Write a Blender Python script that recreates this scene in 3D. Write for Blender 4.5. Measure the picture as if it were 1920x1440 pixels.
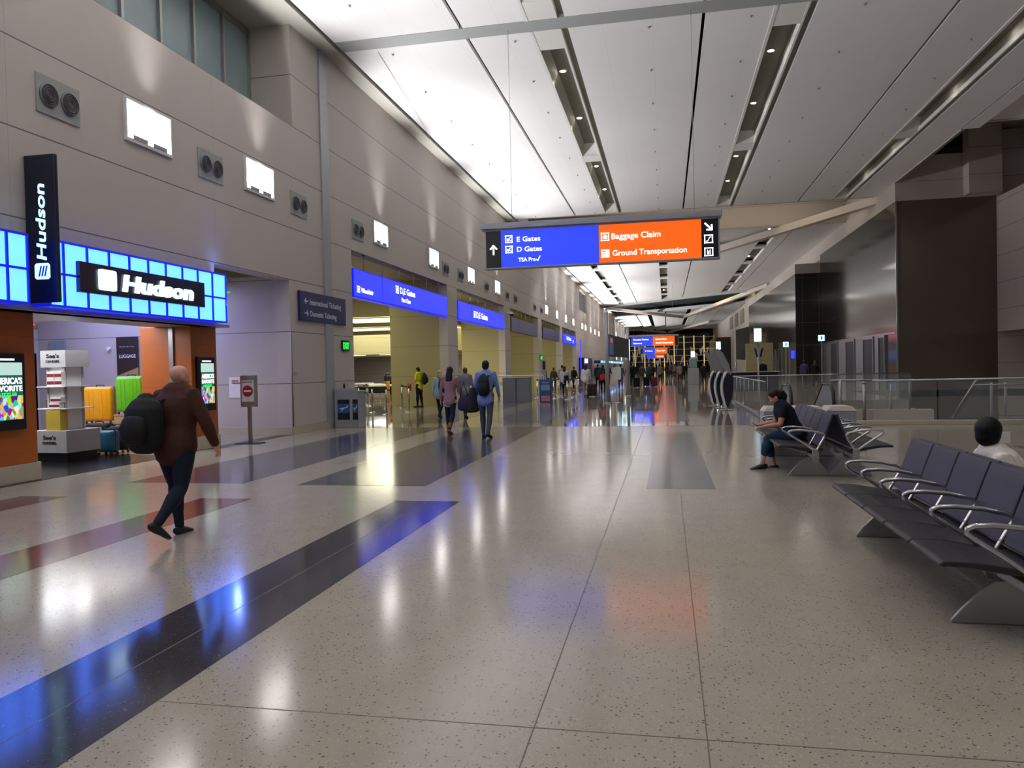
import bpy, bmesh, math, random
from mathutils import Vector, Matrix
random.seed(7)
for o in list(bpy.data.objects): bpy.data.objects.remove(o)
SC = bpy.context.scene
COL = SC.collection
R = math.radians

# ---------------------------------------------------------------- camera
cam_d = bpy.data.cameras.new('camera'); cam = bpy.data.objects.new('camera', cam_d); COL.objects.link(cam)
SC.camera = cam
F_PX = 1444.0
cam_d.sensor_width = 36.0; cam_d.sensor_fit = 'HORIZONTAL'; cam_d.lens = F_PX/1920*36.0
cam_d.clip_end = 600; cam_d.clip_start = 0.05
yaw, pitch, roll = R(11.37), R(-1.15), R(-1.29)
fw = Vector((-math.sin(yaw)*math.cos(pitch), math.cos(yaw)*math.cos(pitch), math.sin(pitch)))
rt = Vector((math.cos(yaw), math.sin(yaw), 0)); up = rt.cross(fw)
r2 = math.cos(roll)*rt + math.sin(roll)*up; u2 = -math.sin(roll)*rt + math.cos(roll)*up
cam.matrix_world = Matrix(((r2.x, u2.x, -fw.x, 0), (r2.y, u2.y, -fw.y, 0), (r2.z, u2.z, -fw.z, 1.58), (0, 0, 0, 1)))

# ---------------------------------------------------------------- world, exposure, large lights
w = bpy.data.worlds.new('world'); SC.world = w; w.use_nodes = True
w.node_tree.nodes['Background'].inputs[0].default_value = (0.62, 0.60, 0.62, 1)
w.node_tree.nodes['Background'].inputs[1].default_value = 0.25
SC.view_settings.view_transform = 'Standard'; SC.view_settings.look = 'None'
SC.view_settings.gamma = 1; SC.view_settings.exposure = 0.0; SC.view_settings.use_curve_mapping = False

def light(kind, name, loc, energy, color=(1, 1, 1), size=0.1, size_y=None, rot=(0, 0, 0), spot=60, blend=.6, parent=None):
    d = bpy.data.lights.new(name, kind); d.energy = energy; d.color = color
    if kind == 'AREA':
        d.shape = 'RECTANGLE'; d.size = size; d.size_y = size_y or size
    else:
        d.shadow_soft_size = size
    if kind == 'SPOT': d.spot_size = R(spot); d.spot_blend = blend
    o = bpy.data.objects.new(name, d); COL.objects.link(o)
    o.location = loc; o.rotation_euler = rot
    if parent: o.parent = parent; o.location = Vector(loc)-parent.location
    return o
WALL_LAMP_W = 1650; DOWNLIGHT_W = 135; FAR_W = 520
# ---------------------------------------------------------------- materials
def lin(c):
    c = c/255.0
    return c/12.92 if c <= 0.04045 else ((c+0.055)/1.055)**2.4
def rgb(*c): return (lin(c[0]), lin(c[1]), lin(c[2]), 1)
class NT:
    def __init__(s, m): s.t = m.node_tree; s.n = s.t.nodes; s.l = s.t.links; s.b = s.n['Principled BSDF']
    def new(s, k, **kw):
        nd = s.n.new(k)
        for a, v in kw.items(): setattr(nd, a, v)
        return nd
    def math(s, op, a, b=None, c=None):
        nd = s.new('ShaderNodeMath', operation=op)
        for i, v in enumerate((a, b, c)):
            if v is None: continue
            if isinstance(v, (int, float)): nd.inputs[i].default_value = v
            else: s.l.new(v, nd.inputs[i])
        return nd.outputs[0]
    def mix(s, f, a, b):
        nd = s.new('ShaderNodeMix', data_type='RGBA')
        for i, v in ((0, f), (6, a), (7, b)):
            if isinstance(v, (tuple, float, int)): nd.inputs[i].default_value = v
            else: s.l.new(v, nd.inputs[i])
        return nd.outputs[2]
def mat(name, c, rough=.5, metal=0, var=.06, scale=8, spec=.5, bump=0, emit=None, es=0, alpha=None, trans=0, coat=0):
    m = bpy.data.materials.new(name); m.use_nodes = True; t = NT(m); b = t.b
    c = rgb(*c)
    b.inputs['Roughness'].default_value = rough; b.inputs['Metallic'].default_value = metal
    b.inputs['Specular IOR Level'].default_value = spec
    if coat: b.inputs['Coat Weight'].default_value = coat; b.inputs['Coat Roughness'].default_value = .05
    tc = t.new('ShaderNodeTexCoord'); no = t.new('ShaderNodeTexNoise'); no.inputs['Scale'].default_value = scale
    t.l.new(tc.outputs['Object'], no.inputs['Vector'])
    if var:
        d = tuple(x*(1-var*2) for x in c[:3])+(1,); e = tuple(min(1, x*(1+var*2)) for x in c[:3])+(1,)
        t.l.new(t.mix(no.outputs['Fac'], d, e), b.inputs['Base Color'])
    else: b.inputs['Base Color'].default_value = c
    if bump:
        bp = t.new('ShaderNodeBump'); bp.inputs['Strength'].default_value = bump
        t.l.new(no.outputs['Fac'], bp.inputs['Height']); t.l.new(bp.outputs[0], b.inputs['Normal'])
    if emit: b.inputs['Emission Color'].default_value = rgb(*emit); b.inputs['Emission Strength'].default_value = es
    if trans: b.inputs['Transmission Weight'].default_value = trans
    if alpha is not None: b.inputs['Alpha'].default_value = alpha
    return m
def emis(name, c, es, base=None): return mat(name, base or c, .4, var=0, emit=c, es=es)
def seams(m, axes, dark=.45, width=.012):
    """thin darker joints across a panelled surface; axes = [(index, period, offset)] in object metres"""
    t = NT(m); b = t.b; tc = t.new('ShaderNodeTexCoord'); sx = t.new('ShaderNodeSeparateXYZ')
    t.l.new(tc.outputs['Object'], sx.inputs[0]); acc = None
    for i, per, off, wd, st in axes:
        a = t.math('FRACT', t.math('DIVIDE', t.math('SUBTRACT', sx.outputs[i], off-wd/2), per))
        g = t.math('MULTIPLY', t.math('LESS_THAN', a, wd/per), st)
        acc = g if acc is None else t.math('MAXIMUM', acc, g)
    src = b.inputs['Base Color'].links[0].from_socket if b.inputs['Base Color'].links else tuple(b.inputs['Base Color'].default_value)
    t.l.new(t.mix(acc, src, (.02, .018, .016, 1)), b.inputs['Base Color'])
    return m
M = {}
M['wall'] = seams(mat('beige_mauve_wall_panel', (188, 179, 172), .55, var=.02, scale=.6), [(2, 1.34, -.02, .022, .75), (1, 5.3, 9.75, .010, .25)])
M['wall_t'] = seams(mat('beige_mauve_return_panel', (184, 175, 168), .5, var=.02, scale=.6), [(2, 1.34, -.02, .022, .6)])
M['olive'] = seams(mat('olive_beige_partition', (168, 158, 112), .55, var=.02, scale=.5), [(2, 1.34, -.02, .02, .4)])
M['base'] = mat('stone_skirting', (186, 176, 156), .25, var=.08, scale=60)
M['soffit'] = mat('grey_plaster_soffit', (176, 174, 164), .6, var=.02, scale=1)
M['ceil'] = seams(mat('white_ceiling_panel', (222, 221, 220), .6, var=.01, scale=1), [(0, 1.33, -.2, .008, .18)])
M['joint'] = mat('floor_joint_grey', (104, 98, 90), .5, var=0)
M['strip'] = mat('grey_ceiling_strip', (150, 154, 152), .6, var=.02)
M['dark'] = mat('dark_slot', (22, 22, 26), .7, var=.05)
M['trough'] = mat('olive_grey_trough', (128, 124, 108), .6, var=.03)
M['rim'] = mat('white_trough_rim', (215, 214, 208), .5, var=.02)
M['steel'] = mat('brushed_steel', (170, 170, 172), .28, 1, var=.05, scale=40)
M['chrome'] = mat('polished_aluminium', (205, 205, 208), .18, 1, var=.02)
M['alu'] = mat('satin_aluminium', (168, 168, 166), .38, .85, var=.03)
M['leather'] = mat('charcoal_leather', (38, 36, 42), .42, var=.1, scale=120, bump=.05)
M['leather_b'] = mat('blue_grey_leather_back', (52, 52, 68), .5, var=.08, scale=120, bump=.05)
M['black'] = mat('black_plastic', (18, 18, 20), .4, var=.1)
M['black_cloth'] = mat('black_fabric', (14, 14, 18), .8, var=.15, scale=60, bump=.2)
M['orange'] = seams(mat('orange_wood_laminate', (176, 92, 34), .35, var=.06, scale=3), [(2, .9, .45, .006, .4)])
M['white'] = mat('white_laminate', (222, 222, 220), .4, var=.02)
M['counter'] = mat('pale_stone_counter', (196, 186, 176), .4, var=.05, scale=70)
def granite():
    m = mat('dark_brown_granite_tile', (24, 18, 14), .13, var=.2, scale=25, spec=.7); t = NT(m); b = t.b
    tc = t.new('ShaderNodeTexCoord'); sx = t.new('ShaderNodeSeparateXYZ'); t.l.new(tc.outputs['Object'], sx.inputs[0]); acc = None
    for i, per, off in ((2, 1.73, -.58), (0, 1.2, 12.77), (1, 1.2, 43.0)):
        a = t.math('FRACT', t.math('DIVIDE', t.math('SUBTRACT', sx.outputs[i], off-.013), per))
        g = t.math('LESS_THAN', a, .026/per); acc = g if acc is None else t.math('MAXIMUM', acc, g)
    src = b.inputs['Base Color'].links[0].from_socket
    t.l.new(t.mix(acc, src, rgb(92, 80, 70)), b.inputs['Base Color'])
    return m
M['granite'] = granite()
def terrazzo(name, base, spk, rough, dens=.055):
    m = mat(name, base, rough, var=0, spec=.42); t = NT(m); b = t.b
    tc = t.new('ShaderNodeTexCoord'); n1 = t.new('ShaderNodeTexNoise'); n1.inputs['Scale'].default_value = 3.0; t.l.new(tc.outputs['Object'], n1.inputs['Vector'])
    c = rgb(*base); c1 = tuple(x*.90 for x in c[:3])+(1,); c2 = tuple(x*1.08 for x in c[:3])+(1,)
    src = t.mix(n1.outputs['Fac'], c1, c2)
    for sc, th, col, st in ((50, .18, spk, .72), (90, .20, tuple(max(0, x-35) for x in base), .6), (75, .16, tuple(min(255, x+40) for x in base), .6)):
        v = t.new('ShaderNodeTexVoronoi'); v.inputs['Scale'].default_value = sc
        t.l.new(tc.outputs['Object'], v.inputs['Vector'])
        sep = t.new('ShaderNodeSeparateColor'); t.l.new(v.outputs['Color'], sep.inputs[0])
        pick = t.math('LESS_THAN', sep.outputs[0], .55)
        dot = t.math('MULTIPLY', t.math('LESS_THAN', v.outputs['Distance'], t.math('MULTIPLY', sep.outputs[1], th*2)), pick)
        src = t.mix(t.math('MULTIPLY', dot, st), src, rgb(*col))
    t.l.new(src, b.inputs['Base Color'])
    n2 = t.new('ShaderNodeTexNoise'); n2.inputs['Scale'].default_value = .7; t.l.new(tc.outputs['Object'], n2.inputs['Vector'])
    t.l.new(t.math('MULTIPLY_ADD', n2.outputs['Fac'], .05, rough-.025), b.inputs['Roughness'])
    return m
M['floor'] = terrazzo('beige_terrazzo', (166, 158, 143), (44, 38, 32), .14)
M['floor_far'] = terrazzo('polished_beige_terrazzo', (146, 138, 126), (70, 60, 52), .05)
M['slate'] = terrazzo('slate_terrazzo', (62, 60, 66), (30, 28, 32), .12)
M['grey_tz'] = terrazzo('blue_grey_terrazzo', (84, 82, 92), (60, 60, 66), .13)
M['maroon'] = terrazzo('maroon_terrazzo', (104, 62, 62), (50, 30, 30), .13)
M['brown_tz'] = terrazzo('brown_terrazzo', (92, 82, 80), (50, 40, 40), .16)
M['glass'] = mat('clear_glass', (225, 238, 232), .02, var=0, alpha=.07, spec=.5)
M['win_glass'] = mat('frosted_window_glass', (132, 150, 154), .2, var=.1, scale=1.2, spec=.5)
M['lamp_white'] = emis('wall_lamp_glow', (255, 250, 248), 13)
M['down_white'] = emis('downlight_glow', (255, 246, 232), 30)
M['blue_sign'] = emis('lit_blue_panel', (38, 62, 232), 1.0)
M['blue_sign2'] = emis('lit_wall_blue_panel', (40, 52, 255), 1.25)
M['orange_sign'] = emis('lit_orange_panel', (240, 92, 4), .95)
M['txt'] = emis('lit_white_lettering', (245, 248, 255), 1.5)
M['txt_dim'] = mat('white_lettering', (214, 216, 222), .5, var=0)
M['navy'] = mat('navy_sign_face', (26, 38, 92), .35, var=.04)
M['navy_dim'] = mat('unlit_blue_sign_face', (60, 64, 128), .3, var=.08, scale=2)
M['black_sign'] = mat('black_sign_face', (16, 18, 22), .3, var=0)
M['frame_grey'] = mat('grey_sign_housing', (160, 162, 168), .4, .2, var=.03)
M['sky_panel'] = emis('lit_pale_blue_panel', (61, 114, 255), 4.8, (120, 190, 235))
M['sky_frame'] = mat('glowing_blue_frame', (14, 26, 110), .35, var=.05, emit=(12, 36, 255), es=.6)  # blue glow of the lit panes put into the frame as emission
M['blade'] = mat('dark_navy_blade', (20, 26, 44), .3, var=.05)
M['hud_txt'] = emis('glowing_white_logo', (200, 236, 255), 3)
M['hud_txt2'] = emis('glowing_blade_logo', (180, 240, 255), 1.6)
M['green_exit'] = emis('green_exit_glow', (20, 230, 70), 1.6)
M['red_exit'] = emis('red_exit_glow', (240, 60, 60), 1.2)
M['coffer'] = emis('lit_coffer', (255, 250, 205), 3.2)
M['floor_mat'] = mat('black_floor_border', (20, 19, 20), .2, var=.2, scale=40)
M['skin'] = mat('skin', (196, 138, 112), .5, var=.04, scale=20)
M['skin_l'] = mat('light_skin', (214, 160, 138), .5, var=.04, scale=20)
M['red'] = mat('red_paint', (176, 34, 40), .4, var=.03)
M['yellow_case'] = mat('glossy_yellow_shell', (206, 140, 8), .22, var=.05)
M['green_case'] = mat('glossy_lime_shell', (88, 164, 26), .22, var=.05)
M['wood'] = mat('pale_wood_block', (170, 130, 88), .5, var=.12, scale=12)
M['vent_grey'] = mat('dark_vent_grey', (74, 72, 76), .5, var=.05)
M['grey_box'] = mat('grey_panel', (120, 124, 130), .45, var=.03)
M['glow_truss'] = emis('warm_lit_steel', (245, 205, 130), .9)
M['white_truss'] = mat('glowing_white_steel', (196, 190, 186), .4, .2, var=.03, emit=(210, 196, 186), es=.12)  # faint emission puts the light on the far lattice into its colour
M['night'] = mat('night_glass', (14, 14, 22), .08, var=.1, spec=.6)

# ---------------------------------------------------------------- mesh builder
def wbase(p):
    while p is not None:
        if p.get('_w'): return Vector(p['_w'])
        p = p.parent
    return Vector((0, 0, 0))
class MB:
    def __init__(s): s.bm = bmesh.new(); s.mi = 0; s.off = Vector((0, 0, 0))
    def _f(s, vs, sm=False):
        try: f = s.bm.faces.new(vs); f.material_index = s.mi; f.smooth = sm; return f
        except ValueError: return None
    def v(s, p): return s.bm.verts.new(p)
    def box(s, x0, x1, y0, y1, z0, z1):
        v = [s.v((x, y, z)) for z in (z0, z1) for x, y in ((x0, y0), (x1, y0), (x1, y1), (x0, y1))]
        for q in ((3, 2, 1, 0), (4, 5, 6, 7), (0, 1, 5, 4), (1, 2, 6, 5), (2, 3, 7, 6), (3, 0, 4, 7)): s._f([v[i] for i in q])
        return s
    def prism(s, pts, d):
        d = Vector(d); a = [s.v(p) for p in pts]; b = [s.v(Vector(p)+d) for p in pts]; n = len(pts)
        s._f(a[::-1]); s._f(b)
        for i in range(n): s._f([a[i], a[(i+1) % n], b[(i+1) % n], b[i]])
        return s
    def chain(s, pts, rad, side=(1, 0, 0), n=12, cap=True, sm=True):
        pts = [Vector(p) for p in pts]; rad = [(r, r) if isinstance(r, (int, float)) else r for r in rad]
        rings = []; m = len(pts); sd0 = Vector(side)
        for i, p in enumerate(pts):
            t = (pts[min(i+1, m-1)]-pts[max(i-1, 0)])
            t = t.normalized() if t.length > 1e-9 else Vector((0, 0, 1))
            sd = sd0-t*sd0.dot(t)
            if sd.length < .05:
                sd = Vector((0, 1, 0))-t*t.y
                if sd.length < .05: sd = Vector((1, 0, 0))-t*t.x
            sd.normalize(); u = t.cross(sd); sd0 = sd
            a, b = rad[i]
            def ring(c, k): return [s.v(c+sd*(a*k*math.cos(2*math.pi*j/n))+u*(b*k*math.sin(2*math.pi*j/n))) for j in range(n)]
            rr = min(a, b)
            if cap and i == 0:
                rings.append(ring(p-t*rr*.8, .5)); rings.append(ring(p-t*rr*.45, .85))
            rings.append(ring(p, 1))
            if cap and i == m-1:
                rings.append(ring(p+t*rr*.45, .85)); rings.append(ring(p+t*rr*.8, .5))
        for A, B in zip(rings, rings[1:]):
            for j in range(n): s._f([A[j], A[(j+1) % n], B[(j+1) % n], B[j]], sm)
        s._f(rings[0][::-1]); s._f(rings[-1])
        return s
    def tube(s, pts, r, n=10, closed=False):
        if not closed: return s.chain(pts, [r]*len(pts), n=n, cap=False)
        pts = [Vector(p) for p in pts]; m = len(pts); rings = []
        nrm = (pts[1]-pts[0]).cross(pts[2]-pts[1]).normalized()
        for i, p in enumerate(pts):
            t = (pts[(i+1) % m]-pts[i-1]).normalized(); u = nrm-t*nrm.dot(t); u.normalize(); w_ = t.cross(u)
            rings.append([s.v(p+u*r*math.cos(2*math.pi*j/n)+w_*r*math.sin(2*math.pi*j/n)) for j in range(n)])
        for i in range(m):
            A, B = rings[i], rings[(i+1) % m]
            for j in range(n): s._f([A[j], A[(j+1) % n], B[(j+1) % n], B[j]], True)
        return s
    def cyl(s, p0, p1, r, r1=None, n=16):
        return s.chain([p0, p1], [r, r if r1 is None else r1], n=n, cap=False)
    def lathe(s, prof, c=(0, 0, 0), n=20):
        c = Vector(c); rings = [[s.v(c+Vector((r*math.cos(2*math.pi*j/n), r*math.sin(2*math.pi*j/n), z))) for j in range(n)] for r, z in prof]
        for A, B in zip(rings, rings[1:]):
            for j in range(n): s._f([A[j], A[(j+1) % n], B[(j+1) % n], B[j]], True)
        s._f(rings[0][::-1]); s._f(rings[-1]); return s
    def ball(s, c, r, n=14, rot=None):
        if isinstance(r, (int, float)): r = (r, r, r)
        mt = Matrix.Translation(Vector(c))
        if rot: mt = mt @ rot
        res = bmesh.ops.create_uvsphere(s.bm, u_segments=n, v_segments=max(6, n*2//3), radius=1, matrix=mt @ Matrix.Diagonal((*r, 1)))
        for v in res['verts']:
            for f in v.link_faces: f.smooth = True; f.material_index = s.mi
        return s
    def obj(s, name, m, parent=None, bevel=0, seg=2, mod=None, smooth=False, xf=None):
        if xf: s.bm.transform(xf)
        s.bm.transform(Matrix.Translation(-wbase(parent)))
        if not mod: bmesh.ops.recalc_face_normals(s.bm, faces=s.bm.faces)
        me = bpy.data.meshes.new(name); s.bm.to_mesh(me); s.bm.free()
        for x in (m if isinstance(m, (list, tuple)) else [m]): me.materials.append(x)
        o = bpy.data.objects.new(name, me); COL.objects.link(o)
        if smooth: [setattr(f, 'use_smooth', True) for f in me.polygons]
        if bevel:
            b = o.modifiers.new('bevel', 'BEVEL'); b.width = bevel; b.segments = seg; b.limit_method = 'ANGLE'
        if mod: mod(o)
        if parent is not None: o.parent = parent
        return o
def B(*a): return MB().box(*a)
def tag(o, label=None, cat=None, group=None, kind=None):
    if label: o['label'] = label
    if cat: o['category'] = cat
    if group: o['group'] = group
    if kind: o['kind'] = kind
    return o
WORLD_ROOTS = []
def thing(name, label, cat, loc=(0, 0, 0), rz=0, group=None, world=False):
    """empty at the base; world=True: the parts' coordinates are given in room metres"""
    o = bpy.data.objects.new(name, None); COL.objects.link(o); o.location = loc; o.rotation_euler = (0, 0, rz)
    o.empty_display_size = .1
    if world: o['_w'] = list(loc); WORLD_ROOTS.append(o)
    return tag(o, label, cat, group)
def struct(name, mb, m, parent=None, label=None, **k):
    o = mb.obj(name, m, parent, **k)
    if parent is None: o['kind'] = 'structure'
    if label: o['label'] = label
    return o
def kids(o): return [c for c in bpy.data.objects if c.parent == o]
def dup(root, loc, rz=None, label=None, group=None):
    r = root.copy(); COL.objects.link(r); r.location = loc
    if rz is not None: r.rotation_euler = (0, 0, rz)
    if label: r['label'] = label
    if group: r['group'] = group
    def rec(src, dst):
        for ch in kids(src):
            c = ch.copy(); COL.objects.link(c); c.parent = dst; rec(ch, c)
    rec(root, r)
    return r
def text(s, m, org, right, upv, width=None, height=.1, parent=None, name='lettering', bold=0, shear=0, depth=.004, align='LEFT', space=1.0):
    """solid letters; org = lower left corner (or lower middle), fitted to a cap height and a width"""
    cu = bpy.data.curves.new('t', 'FONT'); cu.body = s; cu.size = 1; cu.offset = bold; cu.shear = shear; cu.extrude = .001; cu.align_x = 'LEFT'; cu.resolution_u = 3; cu.space_character = space
    to = bpy.data.objects.new('t', cu); COL.objects.link(to)
    dg = bpy.context.evaluated_depsgraph_get(); dg.update()
    me = bpy.data.meshes.new_from_object(to.evaluated_get(dg)); bpy.data.objects.remove(to)
    xs = [v.co.x for v in me.vertices]; x0, x1 = min(xs), max(xs)
    sy = height/.70; sx = (width/(x1-x0)) if width else sy
    X = Vector(right).normalized(); Y = Vector(upv).normalized(); Z = X.cross(Y); O = Vector(org)
    if align == 'CENTER': O = O-X*((x1-x0)*sx/2)
    base = wbase(parent)
    for v in me.vertices:
        c = v.co.copy(); v.co = O+X*((c.x-x0)*sx)+Y*(c.y*sy)+Z*(depth*(1 if c.z > 0 else 0))-base
    me.materials.clear(); me.materials.append(m)
    for p in me.polygons: p.material_index = 0
    o = bpy.data.objects.new(name, me); COL.objects.link(o)
    if parent is not None: o.parent = parent
    return o
# ================================================================ SETTING
WX = -9.45
H_C = 10.75
# floor: one slab around the open well, two polishes of terrazzo
fm = MB()
def fpatch(x0, x1, y0, y1, mi): fm.mi = mi; fm.box(x0, x1, y0, y1, -.35, 0)
fpatch(-40, 2.68, -8, 20.4, 0); fpatch(2.68, 18.4, -8, 20.4, 0)
fpatch(-40, 2.68, 20.4, 210, 1); fpatch(2.68, 4.6, 20.4, 22.3, 1); fpatch(2.68, 9.4, 32.9, 43, 1); fpatch(2.68, 18.4, 43, 210, 1)
struct('floor', fm, [M['floor'], M['floor_far']])
def inlay(n, x0, x1, y0, y1, m):
    struct('trim_%d' % n, MB().box(x0, x1, y0, y1, .0002, .0016), M[m])
inlay(1, -3.27, -2.46, -6, 8.9, 'slate'); inlay(3, -5.9, -5.2, -6, 8.9, 'maroon'); inlay(4, -8.6, -7.9, -6, 8.9, 'brown_tz')
def polyinlay(n, pts, m): struct('trim_%d' % n, MB().prism([(x, y, .0002) for x, y in pts], (0, 0, .0014)), M[m])
polyinlay(2, [(-5.15, 10.05), (-3.26, 10.05), (-3.26, 20.3), (-5.15, 20.3)], 'grey_tz')
inlay(5, -7.95, -6.05, 10.15, 20.3, 'grey_tz'); inlay(6, -.28, .58, 10.0, 18.5, 'grey_tz')
inlay(7, -5.3, -3.5, 22, 60, 'grey_tz'); inlay(8, -8.2, -6.3, 22, 60, 'grey_tz'); inlay(9, -.3, .6, 22, 60, 'grey_tz')
inlay(15, 6.0, 18, 13.2, 15.2, 'brown_tz')
jm = MB(); jm.box(-.603, -.597, -6, 20.3, .0003, .0012).box(.137, .143, -6, 9.9, .0003, .0012).box(-2.46, 14, 3.297, 3.303, .0003, .0012).box(-2.868, -2.862, -6, 8.9, .0017, .0022)
struct('trim_10', jm, M['joint'])
struct('trim_11', B(-9.4, 4.6, 20.36, 20.42, .0003, .003), M['chrome'])
struct('trim_12', B(-9.85, -9.45, 14.95, 18.3, .0003, .002), M['floor_mat'])
# left wall
wl = MB()
for b in ((-8, 14.95, 2.65, 8.02), (14.95, 18.3, 3.98, 8.02), (18.3, 18.7, 0, 8.02), (18.7, 22.35, 0, H_C), (22.35, 82.2, 5.34, H_C), (82.2, 86.2, 0, H_C), (86.2, 94.4, 0, 8.0), (86.2, 94.4, 10.3, H_C), (94.4, 210, 0, H_C)):
    wl.box(WX-.4, WX, *b)
for y0, y1 in ((32.9, 34.5), (45.2, 46.9), (57.5, 59.2), (69.7, 71.3)): wl.box(WX-.4, WX, y0, y1, 0, 5.34)
wl.box(-10.75, -9.85, 18.7, 18.9, 8.02, H_C).box(-10.75, -9.85, -8, 18.7, 7.9, 8.02)
wl.box(WX-1.2, WX-1.1, 86, 95, 7.9, 10.5)
wl.box(WX-.4, WX+.35, 133.5, 142, 0, H_C)
struct('wall_left', wl, M['wall'])
struct('trim_13', B(WX, WX+.05, 20.32, 20.82, 0, H_C-.05), M['frame_grey'], bevel=.008)       # steel cover strip floor to ceiling
for i, (x0, x1, y0, y1) in enumerate(((WX, WX+.035, 18.3, 20.32), (WX, WX+.035, 20.82, 22.35))):
    struct('baseboard_left' if i == 0 else 'baseboard_left.001', B(x0, x1, y0, y1, 0, .2), M['base'])
struct('baseboard_corridor', B(-17, WX, 18.265, 18.3, 0, .2), M['base'])
struct('wall_corridor', B(-17, WX-.4, 18.3, 18.5, 0, 4.1), M['wall_t'])
struct('wall_shop', B(-17.2, -17, -2, 18.5, 0, 4.1), M['wall_t'])
struct('trim_14', B(WX-.01, WX+.012, 18.29, 18.34, .2, 2.66), M['steel'])
# stub partitions inside each checkpoint portal
for i, (y0, y1) in enumerate(((32.9, 34.5), (45.2, 46.9), (57.5, 59.2), (69.7, 71.3), (82.2, 83.5))):
    struct('wall_checkpoint' + ('' if i == 0 else '.%03d' % i), B(-12.15, WX-.4, y0+.002, y1-.002, 0, 5.6), M['olive'])
struct('wall_checkpoint.005', B(-34, WX-.4, 22.0, 22.35, 0, 5.6), M['olive'])
struct('wall_back', B(-40, -12, 72, 72.3, 0, 5.6), M['wall_t'])
struct('wall_back.001', B(-40.2, -40, 22, 72, 0, 5.6), M['wall_t'])
struct('ceiling_checkpoint', MB().box(-40, WX-.4, 22, 84, 5.6, 5.8).box(-40, -12.2, 36, 40, 4.3, 4.5).box(-40, -12.2, 44, 48, 4.3, 4.5).box(-40, -12.2, 52, 84, 2.95, 3.1).box(-40, -12.2, 51.9, 52, 2.95, 5.6).box(-40, -12.2, 35.9, 36, 4.3, 5.6).box(-40, -12.2, 48, 48.1, 4.3, 5.6), M['olive'])
# clerestory window band at upper left
yw = [18.7-1.22*i for i in range(0, 22)]
for i in range(21):
    y1, y0 = yw[i], yw[i+1]
    g = struct('window_%d' % (i+1), B(-10.70, -10.66, y0+.05, y1-.05, 8.1, 10.55), M['win_glass'])
    f = MB(); f.box(-10.74, -10.58, y1-.05, y1+.03, 8.02, 10.6); f.box(-10.74, -10.6, y0, y1, 10.5, 10.68).box(-10.74, -10.6, y0, y1, 8.02, 8.1)
    f.obj('window_frame', M['alu'], g)
struct('trim_16', MB().box(-10.9, WX, -8, 18.7, 10.66, 10.9).box(WX, -8.96, -8, 210, 10.66, 10.9), M['soffit'])
# ceiling, bay 1
cb = MB()
XS = [(-8.9, -5.30), (-5.20, -3.5), (-2.45, 1.08), (1.17, 2.9), (3.97, 7.49), (7.58, 9.3), (10.3, 11.72), (11.79, 12.4)]
for x0, x1 in XS:
    for y0, y1 in ((-8, 20.25), (20.9, 46.7)):
        if x0 > 11: y1 = min(y1, 34) if x0 > 11.7 else y1
        cb.box(x0, x1, y0, y1, H_C, H_C+.12)
cb.box(12.4, 18.4, -8, 34, H_C+.25, H_C+.35)
struct('ceiling', cb, M['ceil'])
struct('ceiling_strip', MB().box(-8.9, 12.4, 20.25, 20.9, H_C-.015, H_C+.14), M['strip'])
struct('ceiling_void', MB().box(-11, 18.6, -8, 34, 11.5, 11.6).box(-11, 11.8, 34, 46.7, 11.5, 11.6).box(-11, 12, 54, 98, 11.5, 11.6).box(-11, 18.6, 98, 210, 11.6, 11.7), M['dark'])
struct('ceiling_monitor', MB().box(-11, 18.6, 46.6, 54.1, 13.2, 13.4).box(-9.4, 18.4, 53.9, 54.1, H_C-.1, 13.2).box(-9.4, 18.4, 46.6, 46.75, H_C-.02, 13.2).box(11.8, 18.4, 34, 46.7, 13.2, 13.4).box(11.72, 11.85, 34, 46.7, H_C-.05, 13.2).box(12, 18.4, 33.9, 34, H_C+.2, 13.2), M['wall_t'])
# bay 2 with its oblique far edge
def yend(x): return 118-(x+8.95)*20/20.95
c2 = MB()
for x0, x1 in ((-8.9, -6.7), (-5.9, -4.1), (-4.0, -.5), (.4, 2.27), (2.37, 7.0), (8.0, 8.75), (8.85, 11.72)):
    c2.prism([(x0, 54.1, H_C), (x1, 54.1, H_C), (x1, yend(x1), H_C), (x0, yend(x0), H_C)], (0, 0, .12))
for x0, x1 in ((-6.7, -5.9), (-.5, .4), (7.0, 8.0)):
    y = 54.1
    while y < yend(x1)-2: c2.box(x0, x1, y, y+1.2, H_C, H_C+.1); y += 9.5
    c2.box(x1-.12, x1, 54.1, yend(x1), H_C-.01, H_C+.4)
struct('ceiling.001', c2, M['ceil'])
c3 = MB()
for x0, x1 in ((-8.9, -5.35), (-5.15, -3.2), (-2.5, -.1), (.1, 3.6), (4.3, 5.8), (5.95, 9.0), (9.1, 11.8)):
    c3.prism([(x0, 133-x0*.9, H_C), (x1, 133-x1*.9, H_C), (x1, 180, H_C), (x0, 188, H_C)], (0, 0, .12))
    c3.box(x0, x1, 194, 210, H_C, H_C+.12)
struct('ceiling.002', c3, M['ceil'])
struct('trim_17', MB().prism([(-9.4, 118.2, H_C-.25), (12, 98.2, H_C-.25), (12, 99, H_C-.25), (-9.4, 119, H_C-.25)], (0, 0, .7)).box(-9.4, 12, 188, 189, H_C-.5, H_C+.4).prism([(-9.4, 141.0, H_C-.1), (12, 122, H_C-.1), (12, 122.5, H_C-.1), (-9.4, 141.5, H_C-.1)], (0, 0, .5)), M['strip'])
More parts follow.
